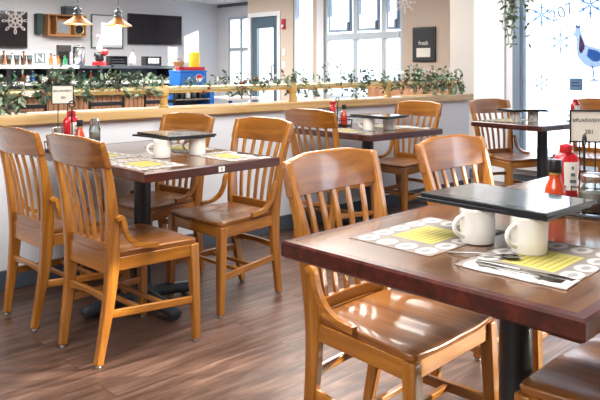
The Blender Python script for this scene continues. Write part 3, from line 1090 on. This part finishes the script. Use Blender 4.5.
def spray(label, x0, x1, n, up=0.12, down=0.10, size=0.045, flowers=0, berries=0, drop=0, pale=0.3, dark=0.3, thick=0.06, up_bias=0.6):
    """a cluster of garland greenery along the brass rail between x0 and x1"""
    t = thing('garland', label, 'garland', ((x0 + x1) / 2, RY, RZ), 0, 'greenery sprays wound on the brass rail')
    cx = (x0 + x1) / 2
    A, B, C = MB(), MB(), MB()
    st = MB()
    hw = (x1 - x0) / 2
    k = 0
    n = int(n * 1.2)
    size *= .86
    while k < n:
        bx = random.uniform(-hw, hw)
        sgn = 1 if random.random() < up_bias else -1
        h = (up if sgn > 0 else -down) * random.uniform(0.3, 1.0)
        ang = random.uniform(0, 2 * PI)
        tip = Vector((bx + random.uniform(-.07, .07), math.cos(ang) * thick, h))
        base = Vector((bx, math.cos(ang) * 0.024, math.sin(ang) * 0.02))
        st.tube([base, (base + tip) / 2 + Vector((0, math.cos(ang) * .01, 0)), tip], 0.0018, 4)
        for j in range(6):
            s = (j + 1) / 6
            p = base.lerp(tip, s)
            dr_ = Vector((random.uniform(-1, 1), random.uniform(-.8, .8), random.uniform(-.6, .9) * sgn))
            r = random.random()
            add_leaf(A if r > pale + dark else (B if r < pale else C), p, dr_, size * random.uniform(.6, 1.2), random.uniform(.8, 1.2))
            k += 1
    for j in range(drop):
        bx = random.uniform(-hw, hw)
        ln = random.uniform(.08, .16)
        P = [Vector((bx + .01 * math.sin(q), -0.035, -ln * q / 6)) for q in range(7)]
        st.tube(P, 0.0018, 4)
        for p in P[1:]:
            for _ in range(2):
                add_leaf(B, p, (random.uniform(-1, 1), random.uniform(-1, .2), -.8), size, 1)
    st.build('stems', 'stem', t, smooth=0)
    if A.v:
        A.build('foliage', 'leaf', t, smooth=0)
    if B.v:
        B.build('pale_foliage', 'leaf_pale', t, smooth=0)
    if C.v:
        C.build('dark_foliage', 'leaf_dark', t, smooth=0)
    for j in range(berries):
        MB().ball((random.uniform(-hw, hw), random.uniform(-.06, -.03), random.uniform(-.02, .07)), random.uniform(.010, .016), 8).build('bauble', 'berry', t)
    for j in range(flowers):
        mb = MB()
        c = Vector((random.uniform(-hw, hw) * .8, random.uniform(-.07, -.04), random.uniform(-.01, .09)))
        for q in range(7):
            a = 2 * PI * q / 7
            add_leaf(mb, c, (math.cos(a), -.5, math.sin(a)), 0.022, 1.4)
        mb.ball(c + Vector((0, -.005, 0)), .008, 6)
        mb.build('flower', 'flower', t, smooth=0)
    return t


sprays = [
    ('dense dark greenery spray at the left picture edge with hanging leaves', 1.00, 1.46, 330, .11, .15, .055, 0, 0, 6, .25, .45),
    ('greenery spray with white flowers above the left corner chairs', 1.34, 1.62, 160, .13, .05, .050, 4, 1, 0, .4, .3),
    ('broad sage and dark greenery spray beneath the steel urn', 1.60, 2.06, 300, .15, .03, .055, 0, 1, 0, .3, .35),
    ('loose greenery spray left of the post near the blue box', 2.04, 2.40, 190, .14, .03, .052, 0, 0, 0, .45, .25),
    ('small bright greenery sprig in front of the blue box', 2.42, 2.62, 30, .08, .03, .035, 0, 0, 0, .4, .2),
    ('greenery sprig with brown leaves just right of the blue box', 2.68, 2.84, 36, .09, .04, .04, 1, 2, 0, .5, .2),
    ('greenery spray with dark berries left of the glazed door', 2.88, 3.24, 150, .11, .06, .045, 0, 4, 0, .25, .5),
    ('thin green sprig in front of the glazed door', 3.26, 3.48, 40, .08, .02, .04, 0, 0, 0, .4, .3),
    ('greenery spray on the rail post beside the bright narrow window', 3.46, 3.80, 150, .13, .11, .05, 0, 0, 0, .35, .35),
    ('tall leafy sprig rising above the rail at the left window corner', 3.92, 4.08, 50, .22, .08, .045, 0, 0, 0, .2, .5),
    ('dark greenery spray before the middle of the far window', 4.14, 4.44, 130, .13, .10, .05, 0, 0, 0, .25, .5),
    ('greenery spray on the rail post before the window end', 4.50, 4.82, 130, .14, .06, .05, 0, 0, 0, .35, .4),
    ('full greenery spray beneath the framed black board', 4.84, 5.28, 260, .17, .09, .055, 0, 3, 0, .45, .25),
    ('full greenery spray at the end of the rail spilling over the wall end', 5.26, 5.80, 330, .15, .13, .055, 0, 2, 6, .5, .2),
]
for s in sprays:
    spray(s[0], s[1], s[2], s[3], s[4], s[5], s[6], s[7], s[8], s[9], s[10], s[11])

# hanging vine at the window pillar
hv = thing('hanging_vine', 'leafy green vine hanging from above beside the big right window', 'plant', (6.12, 3.50, CH))
A, C, st = MB(), MB(), MB()
for k in range(14):
    ln = random.uniform(.95, 1.26) if k < 8 else random.uniform(.7, 1.0)
    ox, oy = random.uniform(-.12, .12), random.uniform(-.12, .12)
    P = [Vector((ox + .02 * math.sin(q + k), oy + .02 * math.cos(q * 1.3 + k), -ln * q / 14)) for q in range(15)]
    st.tube(P, .003, 5)
    for p in P[2:]:
        for _ in range(3):
            add_leaf(A if random.random() < .6 else C, p, (random.uniform(-1, 1), random.uniform(-1, 1), random.uniform(-1, .2)), .055, 1)
st.build('stems', 'stem', hv, smooth=0)
A.build('foliage', 'leaf', hv, smooth=0)
C.build('pale_foliage', 'leaf_pale', hv, smooth=0)


# ------------------------------------------------------------------ hanging snowflakes
def snowflake(label, x, y, z, r, top):
    t = thing('snowflake', label, 'ornament', (x, y, z), HEAD - PI / 2, 'hanging paper snowflakes')
    mb = MB()
    th = .004
    for k in range(8):
        a = 2 * PI * k / 8
        m_ = Matrix.Rotation(a, 4, 'Y')
        mb.box(-.006 * r / .1, .006 * r / .1, -th, th, .01, r * .62, m_)
        R = [[(math.cos(q) * r * .10 * f, yy, r * .80 + math.sin(q) * r * .2 * f) for q in [2 * PI * i / 14 for i in range(14)]] for f, yy in ((1, -th), (1, th), (.55, th), (.55, -th))]
        mb.rings(R, closed=True, mtx=m_)
        for s in (-1, 1):
            mb.box(-.004 * r / .1, .004 * r / .1, -th, th, 0, r * .22, m_ @ Matrix.Translation((0, 0, r * .36)) @ Matrix.Rotation(s * .8, 4, 'Y'))
    mb.tube([(math.cos(q) * r * .2, 0, math.sin(q) * r * .2) for q in [2 * PI * i / 16 for i in range(16)]], .006 * r / .1, 6, closed=True)
    mb.build('flake', 'snowflake', t)
    MB().tube([(0, 0, r * .95), (0, 0, top - z)], .0012, 4).build('thread', 'white', t)
    return t


snowflake('white snowflake hanging in front of the left television', 1.90, 5.07, 1.545, .10, CH)
snowflake('white snowflake hanging at the top beside the far window', 4.77, 3.75, 1.775, .10, CH)


# ------------------------------------------------------------------ pendant lamps
def pendant(label, x, y, z):
    t = thing('pendant_lamp', label, 'lamp', (x, y, z), 0, 'copper pendant lamps over the bar')
    MB().lathe([(.172, 0), (.174, .004), (.150, .020), (.10, .055), (.058, .085), (.050, .110), (.046, .106), (.052, .082), (.094, .050), (.145, .016)], 0, 0, 32).build('lamp_shade', 'copper', t, smooth=50)
    MB().lathe([(.040, .10), (.060, .115), (.060, .125), (.042, .135), (.040, .165), (.050, .175), (.046, .185), (.020, .205), (.018, .235), (.008, .24)], 0, 0, 20).build('socket', 'lamp_grey', t)
    MB().lathe([(.012, .08), (.020, .06), (.030, .035), (.026, .012), (.010, .0)], 0, 0, 16).build('bulb', 'bulb', t)
    MB().tube([(0, 0, .235), (0, 0, CH - z)], .006, 6).build('cord', 'lamp_grey', t)
    l = bpy.data.lights.new('pendant_bulb', 'POINT')
    l.energy = 5
    l.color = (1, .75, .45)
    l.shadow_soft_size = .03
    lo = bpy.data.objects.new('pendant_bulb', l)
    COL.objects.link(lo)
    lo.parent = t
    lo.location = (0, 0, -.03)
    return t


pendant('copper pendant lamp hanging beside the wooden crate shelf', 3.71, 7.9, 1.73)
pendant('copper pendant lamp hanging before the framed white board', 4.245, 7.9, 1.73)
t = thing('ceiling_downlight', 'small round recessed light in the far ceiling', 'light', (8.2, 11.6, CH - .008))
MB().lathe([(.10, 0), (.10, .008)], 0, 0, 20).build('diffuser', 'downlight', t)
MB().lathe([(.13, .001), (.13, .008), (.10, .008), (.10, .001)], 0, 0, 20, cap=False).build('rim', 'white', t)


# ------------------------------------------------------------------ items on the far walls
def tv(label, x0, x1, z0, z1):
    t = thing('television', label, 'television', ((x0 + x1) / 2, BB - .066, (z0 + z1) / 2), 0, 'black wall televisions')
    w, h = (x1 - x0) / 2, (z1 - z0) / 2
    MB().box(-w, w, -.02, .03, -h, h).build('bezel', 'black', t, bevel=.006)
    MB().box(-w + .02, w - .02, -.023, -.019, -h + .03, h - .02).build('screen', 'screen', t)
    MB().box(-.2, .2, .03, .06, -.15, .15).build('wall_bracket', 'black_metal', t)
    return t


tv('black television on the back wall at the left picture edge', 3.72, 5.03, 1.574, 2.246)
tv('black television on the back wall right of the framed white board', 7.12, 8.43, 1.70, 2.34)

cr = thing('crate_shelf', 'shallow wooden crate shelf hung on the back wall holding a framed picture', 'shelf', (5.72, BB - .15, 1.81))
mb = MB()
for (a, b, c, d) in ((-.38, .38, 0, .025), (-.38, .38, .385, .41), (-.38, -.355, .025, .385), (.355, .38, .025, .385), (.14, .16, .025, .385), (-.22, -.20, .025, .385)):
    mb.box(a, b, -.13, .13, c, d)
mb.build('frame', 'crate', cr, bevel=.003)
MB().box(-.38, .38, .13, .145, 0, .41).build('back_panel', 'crate', cr)
t = thing('storage_box', 'dark green box left of the wooden crate shelf', 'box', (5.235, BB - .10, 1.84))
MB().box(-.06, .06, -.08, .08, 0, .38).build('body', 'dark_green', t, bevel=.005)
MB().box(-.062, .062, -.085, .08, .33, .385).build('lid', 'dark_green', t, bevel=.003)
t = thing('picture_frame', 'framed black and white picture standing in the wooden crate shelf', 'picture', (5.66, BB - .2, 1.836))
MB().box(-.16, .16, -.012, .012, 0, .30).build('frame', 'crate', t, bevel=.004)
MB().box(-.125, .125, -.015, -.011, .035, .265).build('print', 'photo', t)
t = thing('round_ornament', 'round black and gold ornament in the right bay of the wooden crate shelf', 'ornament', (5.985, BB - .2, 1.95))
MB().tube([(.10 * math.cos(2 * PI * k / 20), 0, .10 * math.sin(2 * PI * k / 20)) for k in range(20)], .016, 8, closed=True).build('ring', 'brass', t)
MB().lathe([(.08, -.01), (.08, .01)], 0, 0, 20, mtx=Matrix.Rotation(PI / 2, 4, 'X')).build('plate', 'black', t)
t = thing('storage_box', 'blue grey box lying on top of the wooden crate shelf', 'box', (5.83, BB - .15, 2.221), .1)
MB().box(-.14, .14, -.1, .1, 0, .13).build('body', 'base_grey', t, bevel=.005)
MB().box(-.145, .145, -.105, .105, .13, .17).build('lid', 'lamp_grey', t, bevel=.004)

t = thing('framed_board', 'large framed bright white board on the back wall between crate shelf and television', 'board', (6.66, BB - .03, 1.60))
mb = MB()
for (a, b, c, d) in ((-.34, .36, 0, .02), (-.34, .36, .66, .68), (-.34, -.32, .02, .66), (.34, .36, .02, .66)):
    mb.box(a, b, -.02, .02, c, d)
mb.build('frame', 'lamp_grey', t)
MB().box(-.32, .34, -.005, .02, .02, .66).build('mount', 'wall_white', t)
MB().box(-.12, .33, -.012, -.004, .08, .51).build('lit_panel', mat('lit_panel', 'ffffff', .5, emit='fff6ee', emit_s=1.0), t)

t = thing('framed_board', 'small black framed board with a pale card on the beige wall by the far window', 'board', (WF - .03, 5.93, 1.285))
MB().box(-.0, .03, -.20, .20, 0, .50).build('frame', 'black', t, bevel=.006)
MB().box(-.004, 0, -.17, .17, .03, .47).build('chalk_panel', 'chalk', t)
MB().box(-.008, -.004, -.12, .12, .07, .20).build('card', 'label_white', t)
text('fresh', .085, 'label_white', T(-.006, 0, .27, -PI / 2, PI / 2), t, 'lettering')
t = thing('fire_alarm', 'small red fire alarm strobe on the beige wall beside the door', 'alarm', (WF - .03, 8.95, 1.88))
MB().box(0, .03, -.045, .045, 0, .18).build('housing', 'fire_red', t, bevel=.006)
MB().box(-.02, 0, -.022, .022, .03, .08).build('lens', 'white', t, bevel=.004)
for z, lb in ((1.42, 'upper white switch plate on the beige wall below the red alarm'), (1.20, 'lower white switch plate on the beige wall below the red alarm')):
    t = thing('switch_plate', lb, 'switch', (WF - .008, 8.95, z), 0, 'white switch plates')
    MB().box(0, .008, -.04, .04, 0, .12).build('plate', 'white', t, bevel=.002)
    MB().box(-.006, 0, -.008, .008, .045, .075).build('toggle', 'white', t)

# ------------------------------------------------------------------ bar counter and behind it
bc = thing('bar_counter', 'long bar counter with slatted wood front and pale top behind the low wall', 'counter', (0, 7.7, 0))
MB().box(0.8, 4.72, 0, .55, 0, .88).build('carcass', 'wall_white', bc)
mb = MB()
x = .8
while x < 4.70:
    mb.box(x, x + .052, -.018, 0, .06, .88)
    x += .060
mb.build('front_slats', 'bar_front', bc)
MB().box(.78, 4.76, -.12, .60, .88, .925).build('worktop', 'stone', bc, bevel=.006)
MB().box(.8, 4.72, .03, .05, 0, .06).build('plinth', 'black', bc)


def metal_chair(label, x, y, rz):
    t = thing('ladder_back_chair', label, 'chair', (x, y, 0), rz, 'black metal ladder-back chairs at the bar')
    for s in (-1, 1):
        MB().tube([(s * .19, .19, 0), (s * .185, .18, .45)], .012, 8).build('leg', 'black_metal', t)
        MB().tube([(s * .20, -.23, 0), (s * .19, -.20, .45), (s * .19, -.24, .96)], .014, 8).build('back_post', 'black_metal', t)
    MB().box(-.20, .20, -.20, .20, .44, .47).build('seat', 'black', t, bevel=.01)
    for z in (.62, .72, .82, .925):
        yy = -.20 - (z - .45) * .078
        MB().box(-.18, .18, yy - .008, yy + .008, z - .022, z + .022).build('slat', 'black_metal', t, bevel=.003)
    return t


mc = metal_chair('black ladder-back chair at the bar behind the pale left sign', 2.63, 6.95, 0)
for (x, lb) in ((3.48, 'black ladder-back chair at the bar right of the pale left sign'), (4.13, 'black ladder-back chair at the bar just left of the rail post'), (1.9, 'black ladder-back chair at the bar nearest the left picture edge')):
    dup(mc, (x, 6.95, 0), 0, lb)

bb = thing('back_bar_shelf', 'black framed back bar shelving with white shelves behind the bar counter', 'shelf', (0, 9.35, 0))
for x in (2.6, 3.42, 3.96, 4.42, 5.05, 5.95):
    MB().box(x - .03, x + .03, 0, .4, 0, 1.19).build('upright', 'black', bb)
MB().box(2.6, 5.95, .38, .40, 0, 1.19).build('back_panel', 'base_grey', bb)
for z in (.35, .68, .96):
    MB().box(2.6, 5.95, 0, .38, z, z + .05).build('shelf_board', 'white', bb)
MB().box(2.55, 4.40, -.03, .42, 1.19, 1.235).build('top_board', 'white', bb, bevel=.004)
MB().box(4.40, 6.0, -.03, .42, 1.19, 1.235).build('top_board', 'base_grey', bb, bevel=.004)


def bottle(label, x, y, z, m, r=.035, h=.26, name='liquor_bottle', group='bottles and glasses behind the bar', capm='black'):
    t = thing(name, label, 'bottle', (x, y, z), 0, group)
    MB().lathe([(r * .8, 0), (r, .006), (r, h * .55), (r * .4, h * .72), (r * .35, h * .9)], 0, 0, 14).build('body', m, t, smooth=60)
    MB().lathe([(r * .42, h * .9), (r * .42, h)], 0, 0, 12).build('cap', capm, t)
    return t


def tumbler(x, y, z, lb, m='jar_glass', r=.04, h=.12):
    t = thing('drinking_glass', lb, 'glass', (x, y, z), 0, 'bottles and glasses behind the bar')
    MB().lathe([(r * .7, 0), (r, h), (r * .93, h), (r * .63, .008)], 0, 0, 16).build('body', m, t, smooth=60)
    MB().lathe([(r * .62, .009), (r * .84, h * .6)], 0, 0, 16).build('drink', 'amber', t)
    return t


ZT = 1.2355
ORD = ['leftmost', 'second from the left', 'third from the left', 'fourth from the left', 'fifth from the left', 'sixth from the left', 'seventh from the left', 'eighth from the left', 'ninth from the left', 'rightmost']
for k, x in enumerate((3.36, 3.46, 3.56, 3.65, 3.74)):
    tumbler(x, 9.45, ZT, 'glass of amber drink, ' + ORD[k] + ' of those beside the N block', h=.14)
for k, (x, m, h) in enumerate(((3.45, 'amber', .2), (3.56, 'label_white', .17), (3.72, 'amber', .2))):
    bottle(['amber bottle behind the leftmost amber glasses on the back bar', 'white bottle behind the amber glasses on the back bar', 'amber bottle behind the glasses nearest the N block'][k], x, 9.62, ZT, m, .035, h)
for k, (x, m, h) in enumerate(((4.06, 'amber', .17), (4.11, 'label_white', .15), (4.16, 'amber', .16))):
    bottle(['amber bottle just right of the white N block', 'white bottle between the N block and the black brewer', 'amber bottle just left of the black brewer'][k], x, 9.5, ZT, m, .032, h)
for k, (x, z) in enumerate(((3.2, 1.0105), (3.28, 1.0105), (3.55, 1.0105), (3.66, 1.0105), (3.8, 1.0105), (4.08, 1.0105), (4.2, 1.0105), (4.55, 1.0105), (4.66, 1.0105), (4.8, 1.0105))):
    bottle('small ' + ['red', 'white', 'green', 'amber', 'blue'][k % 5] + ' bottle under the back bar top, ' + ORD[k] + ' in its row', x, 9.5, z, ['red', 'label_white', 'green', 'amber', 'blue'][k % 5], .03, .15, group='small bottles on the lower back bar shelf', capm='white')
t = thing('letter_block', 'white block with the letter N standing on the back bar', 'sign', (3.90, 9.5, ZT), -.35)
t.scale = (1.15, 1, 1.15)
MB().box(-.085, .085, -.02, .02, 0, .17).build('frame', 'white', t, bevel=.004)
MB().box(-.065, .065, -.023, -.019, .02, .15).build('face', 'lamp_grey', t)
text('N', .13, 'white', T(0, -.024, .085, 0, PI / 2), t, 'lettering')
t = thing('coffee_brewer', 'black coffee brewer with a green bottle in front on the back bar', 'coffee maker', (4.30, 9.62, ZT), -.2)
MB().box(-.09, .09, -.07, .07, 0, .02).box(-.09, .09, .02, .07, .02, .26).box(-.09, .09, -.07, .07, .20, .30).build('body', 'black', t, bevel=.006)
MB().lathe([(.05, .021), (.055, .1), (.04, .13)], 0, -.02, 16).build('carafe', 'jar_glass', t)
bottle('green bottle in front of the black coffee brewer', 4.22, 9.40, ZT, 'green', .03, .16)
t = thing('steel_urn', 'tall brushed steel coffee urn on the back bar', 'urn', (4.50, 9.55, ZT))
MB().lathe([(.075, 0), (.085, .01), (.085, .24), (.080, .25)], 0, 0, 28).build('body', 'steel', t, smooth=50)
MB().lathe([(.086, .25), (.086, .27), (.05, .285), (.012, .29), (.012, .30)], 0, 0, 28).build('lid', 'black', t)
MB().tube([(0, -.084, .04), (0, -.11, .04), (0, -.12, .02)], .010, 8).build('tap', 'black', t)
# santa-like doll
t = thing('festive_doll', 'small festive doll in red hat on a red base beside the steel urn', 'figurine', (4.80, 9.5, ZT), -.3)
MB().lathe([(.11, 0), (.11, .05), (.09, .06)], 0, 0, 20).build('stand', 'red', t)
MB().lathe([(.045, .055), (.065, .09), (.055, .16), (.03, .20)], 0, 0, 16).build('coat', 'black', t, smooth=60)
MB().lathe([(.02, .19), (.035, .21), (.038, .235), (.025, .26)], 0, 0, 16).build('head', 'pinkish', t, smooth=60)
MB().lathe([(.045, .25), (.035, .28), (.02, .33), (.006, .38)], 0, 0, 16).build('hat', 'white', t, smooth=60)
MB().tube(smoothpath([(0, 0, .37), (.015, 0, .42), (-.02, 0, .45), (-.05, 0, .43)], 4), .010, 8).build('candy_hook', 'pinkish', t)
MB().ball((.075, -.05, .20), .048, 12).build('red_ball', 'red', t, smooth=60)
for s in (-1, 1):
    MB().tube([(s * .04, -.01, .17), (s * .075, -.03, .15), (s * .07, -.05, .19)], [.016, .014, .012], 8).build('arm', 'black', t)
bottle('pale bottle on the back bar between the two black racks', 5.35, 9.5, ZT, 'label_white', .05, .24, capm='lamp_grey')


def rack(label, x, n):
    t = thing('slatted_rack', label, 'rack', (x, 9.5, ZT), 0, 'black slatted racks on the back bar')
    mb = MB()
    mb.box(-.14, -.12, -.07, .07, 0, .13).box(.12, .14, -.07, .07, 0, .13).box(-.12, .12, .05, .07, 0, .13).box(-.14, .14, -.07, .07, .13, .145)
    mb.build('frame', 'black', t)
    for k in range(n):
        MB().box(-.12, .12, -.05, .04, .01 + k * .04, .022 + k * .04).build('tray', 'lamp_grey', t)
    return t


rack('black slatted rack right of the festive doll', 5.08, 3)
rk = rack('black rack holding white cards left of the blue box', 5.68, 2)
for k in range(4):
    tag(MB().box(5.59 + k * .05, 5.62 + k * .05, 9.42, 9.46, ZT + .035 if k else ZT + .035, ZT + .12).build('card', 'white'), 'white card in the black rack, ' + ['leftmost', 'second from the left', 'third from the left', 'rightmost'][k] + ' of four', 'card', 'white cards in the rack')

# blue stand with cooler
st_ = thing('shelf_stand', 'blue-sided metal stand with dark shelves behind the rail post', 'shelf', (5.35, 8.05, 0), 0)
for s in (-1, 1):
    MB().box(s * .33 - .035, s * .33 + .035, -.18, .18, 0, .94).build('side_panel', 'blue', st_, bevel=.004)
for z in (.3, .55, .76, .92):
    MB().box(-.295, .295, -.18, .18, z, z + .02).build('shelf_board', 'steel', st_)
MB().box(-.295, .295, .16, .18, 0, .94).build('back_panel', 'base_grey', st_)
for k, x in enumerate((5.14, 5.24, 5.34, 5.44, 5.54)):
    bottle(['leftmost black', 'dark green', 'white', 'grey', 'rightmost black'][k] + ' jar on the blue-sided stand shelf', x, 7.97, .7805, ['black', 'dark_green', 'label_white', 'base_grey', 'black'][k], .035, .12, 'storage_jar', 'jars on the blue-sided stand', 'lamp_grey')
cl = thing('cooler_box', 'bright blue cooler box with a round red and white emblem', 'cooler', (5.38, 8.03, .9405), 0)
MB().box(-.22, .22, -.14, .14, 0, .20).build('body', 'blue', cl, bevel=.012)
MB().box(-.225, .225, -.145, .145, .20, .225).build('lid', 'blue', cl, bevel=.006)
MB().lathe([(.055, 0), (.055, .004)], 0, 0, 24, mtx=T(.09, -.140, .12, 0, PI / 2)).build('emblem', 'white', cl)
MB().prism([(.05 * math.cos(a), .05 * math.sin(a)) for a in [PI * k / 12 for k in range(13)]], 0, .002, mtx=T(.09, -.1445, .12, 0, PI / 2)).build('emblem_mark', 'logo_red', cl)
t = thing('serving_tray', 'red serving tray with packets on the blue cooler box', 'tray', (5.42, 8.03, 1.166))
MB().box(-.17, .17, -.11, .11, 0, .012).box(-.17, .17, -.11, -.10, .012, .05).box(-.17, .17, .10, .11, .012, .05).box(-.17, -.16, -.10, .10, .012, .05).box(.16, .17, -.10, .10, .012, .05).build('tray', 'logo_red', t, bevel=.003)
t = thing('wicker_basket', 'small brown wicker basket left on the blue cooler box', 'basket', (5.20, 7.97, 1.2205), .3)
MB().lathe([(.06, 0), (.085, .07), (.078, .07), (.055, .01)], 0, 0, 20).build('bowl', 'crate', t, bevel=.002)
MB().tube([(.08 * math.cos(PI * k / 10), 0, .06 + .05 * math.sin(PI * k / 10)) for k in range(11)], .006, 6).build('handle', 'crate', t)
t.location = (5.21, 8.0, 1.2165)
t = thing('toy_bucket', 'bright yellow bucket standing on the red tray', 'bucket', (5.50, 8.04, 1.1785))
MB().lathe([(.055, 0), (.07, .01), (.078, .20), (.070, .235), (.03, .25)], 0, 0, 20).build('body', 'yellow_toy', t, smooth=50)
MB().tube([(.078 * math.cos(PI * k / 10), 0, .18 + .09 * math.sin(PI * k / 10)) for k in range(11)], .005, 6).build('handle', 'lamp_grey', t)

# low things right of the stand, seen under the rail
for (x, y, lb) in ((6.1, 8.0, 'pale blue covered table behind the rail right of the blue stand'),):
    t = thing('side_table', lb, 'table', (x, y, 0))
    MB().box(-.3, .3, -.3, .3, .74, .78).build('tabletop', 'white', t, bevel=.005)
    MB().tube([(0, 0, .03), (0, 0, .74)], .03, 12).build('pole', 'blue', t)
    MB().lathe([(.22, 0), (.2, .03)], 0, 0, 20).build('base', 'black', t)
t = thing('booth_bench', 'low dark booth bench behind the greenery under the framed board', 'bench', (7.35, 5.9, 0))
MB().box(-.22, .22, -.75, .75, 0, .44).build('seat', 'crate', t, bevel=.01)
MB().box(.22, .34, -.75, .75, 0, 1.02).build('backrest', 'bar_front', t, bevel=.01)

# ------------------------------------------------------------------ paintings on the big right window
GX = WN + .02 + .05 - .004     # just inside the pane


def decal(name, label, cat, y, z, polys, group=None):
    t = thing(name, label, cat, (GX, y, z), -PI / 2, group)
    for nm, poly, m, lvl in polys:
        MB().rings([[(px, -lvl, pz) for px, pz in poly], [(px, -lvl - .0008, pz) for px, pz in poly]]).build(nm, m, t, smooth=0)
    return t


body = smoothpath([(-.20, .30), (-.17, .36), (-.12, .34), (-.07, .22), (-.03, .12), (.08, .08), (.2, .05), (.34, .16), (.36, .0), (.25, -.12), (.12, -.20), (-.02, -.18), (-.14, -.06), (-.17, .08), (-.165, .2), (-.22, .26)], 3)
neck = smoothpath([(-.12, .27), (-.08, .18), (-.05, .08), (-.10, .0), (-.13, .05), (-.125, .16)], 3)
decal('window_painting', 'pale painted bird on the big right window', 'window painting', 2.93, 1.345, [
    ('body', body, 'decal_white', .001), ('neck', neck, 'decal_rose', .002),
    ('wing', smoothpath([(0.0, .06), (.14, .02), (.2, -.08), (.08, -.12), (-.02, -.04)], 3), 'decal_blue', .002),
    ('legs', [(.05, -.18), (.07, -.18), (.09, -.36), (.14, -.37), (.14, -.385), (.03, -.385), (.03, -.37), (.07, -.36)], 'decal_grey', .001),
    ('comb', smoothpath([(-.19, .36), (-.17, .41), (-.145, .38), (-.12, .40), (-.11, .345), (-.15, .35)], 2), 'decal_grey', .002)])
bpy.data.objects['window_painting'].scale = (.7, 1, .7)
nt_ = thing('window_lettering', 'thin grey painted number 207 on the big right window', 'window lettering', (GX, 3.20, 1.75), -PI / 2)
text('207', .17, 'decal_grey', T(0, -.001, 0, 0, PI / 2) @ Matrix.Rotation(.35, 4, 'Z'), nt_, 'digits')


def flat_flake(label, y, z, r, m):
    t = thing('snowflake_painting', label, 'window painting', (GX, y, z), -PI / 2, 'painted snowflakes on the right window')
    mb = MB()
    for k in range(6):
        m_ = Matrix.Rotation(k * PI / 3, 4, 'Y')
        mb.box(-r * .07, r * .07, -.0012, -.0004, r * .05, r, m_)
        for s in (-1, 1):
            mb.box(-r * .05, r * .05, -.0012, -.0004, 0, r * .3, m_ @ Matrix.Translation((0, 0, r * .55)) @ Matrix.Rotation(s * .9, 4, 'Y'))
    mb.build('arms', m, t, smooth=0)


flat_flake('painted blue snowflake left of the number on the window', 3.41, 1.74, .12, 'decal_blue')
flat_flake('painted pale snowflake left of the painted bird', 3.21, 1.46, .12, 'decal_white')
flat_flake('painted pale snowflake low on the window by the far chair', 3.41, 1.05, .10, 'decal_white')
flat_flake('painted blue snowflake at the top right of the window', 2.91, 1.81, .13, 'decal_blue')
t = thing('window_notice', 'small grey notice stuck on the window below the painted bird', 'notice', (GX, 3.05, 1.04), -PI / 2)
MB().box(-.065, .065, -.003, 0, -.06, .06).build('sheet', 'decal_grey', t)
MB().box(-.045, .045, -.004, -.003, -.02, -.01).box(-.045, .03, -.004, -.003, .01, .02).build('lines', 'sign_ink', t)

# unseen wall added outside to keep low sun off the middle of the room
struct(MB().box(8.1, 8.35, -2.5, 3.0, -.15, 3.4).build('sun_blocker', 'facade'))
# building across the street
t = thing('building', 'pale building across the street seen faintly through the windows', 'building', (34, 14, -.15))
MB().box(0, 8, -22, 18, 0, 7).build('wall', 'facade', t)
for k in range(6):
    MB().box(-.05, 0, -19 + k * 6, -16 + k * 6, 1.2, 3.4).build('window', 'frame_pale', t)
MB().box(-.3, 8.3, -22.3, 18.3, 7, 7.4).build('roof', 'facade', t)
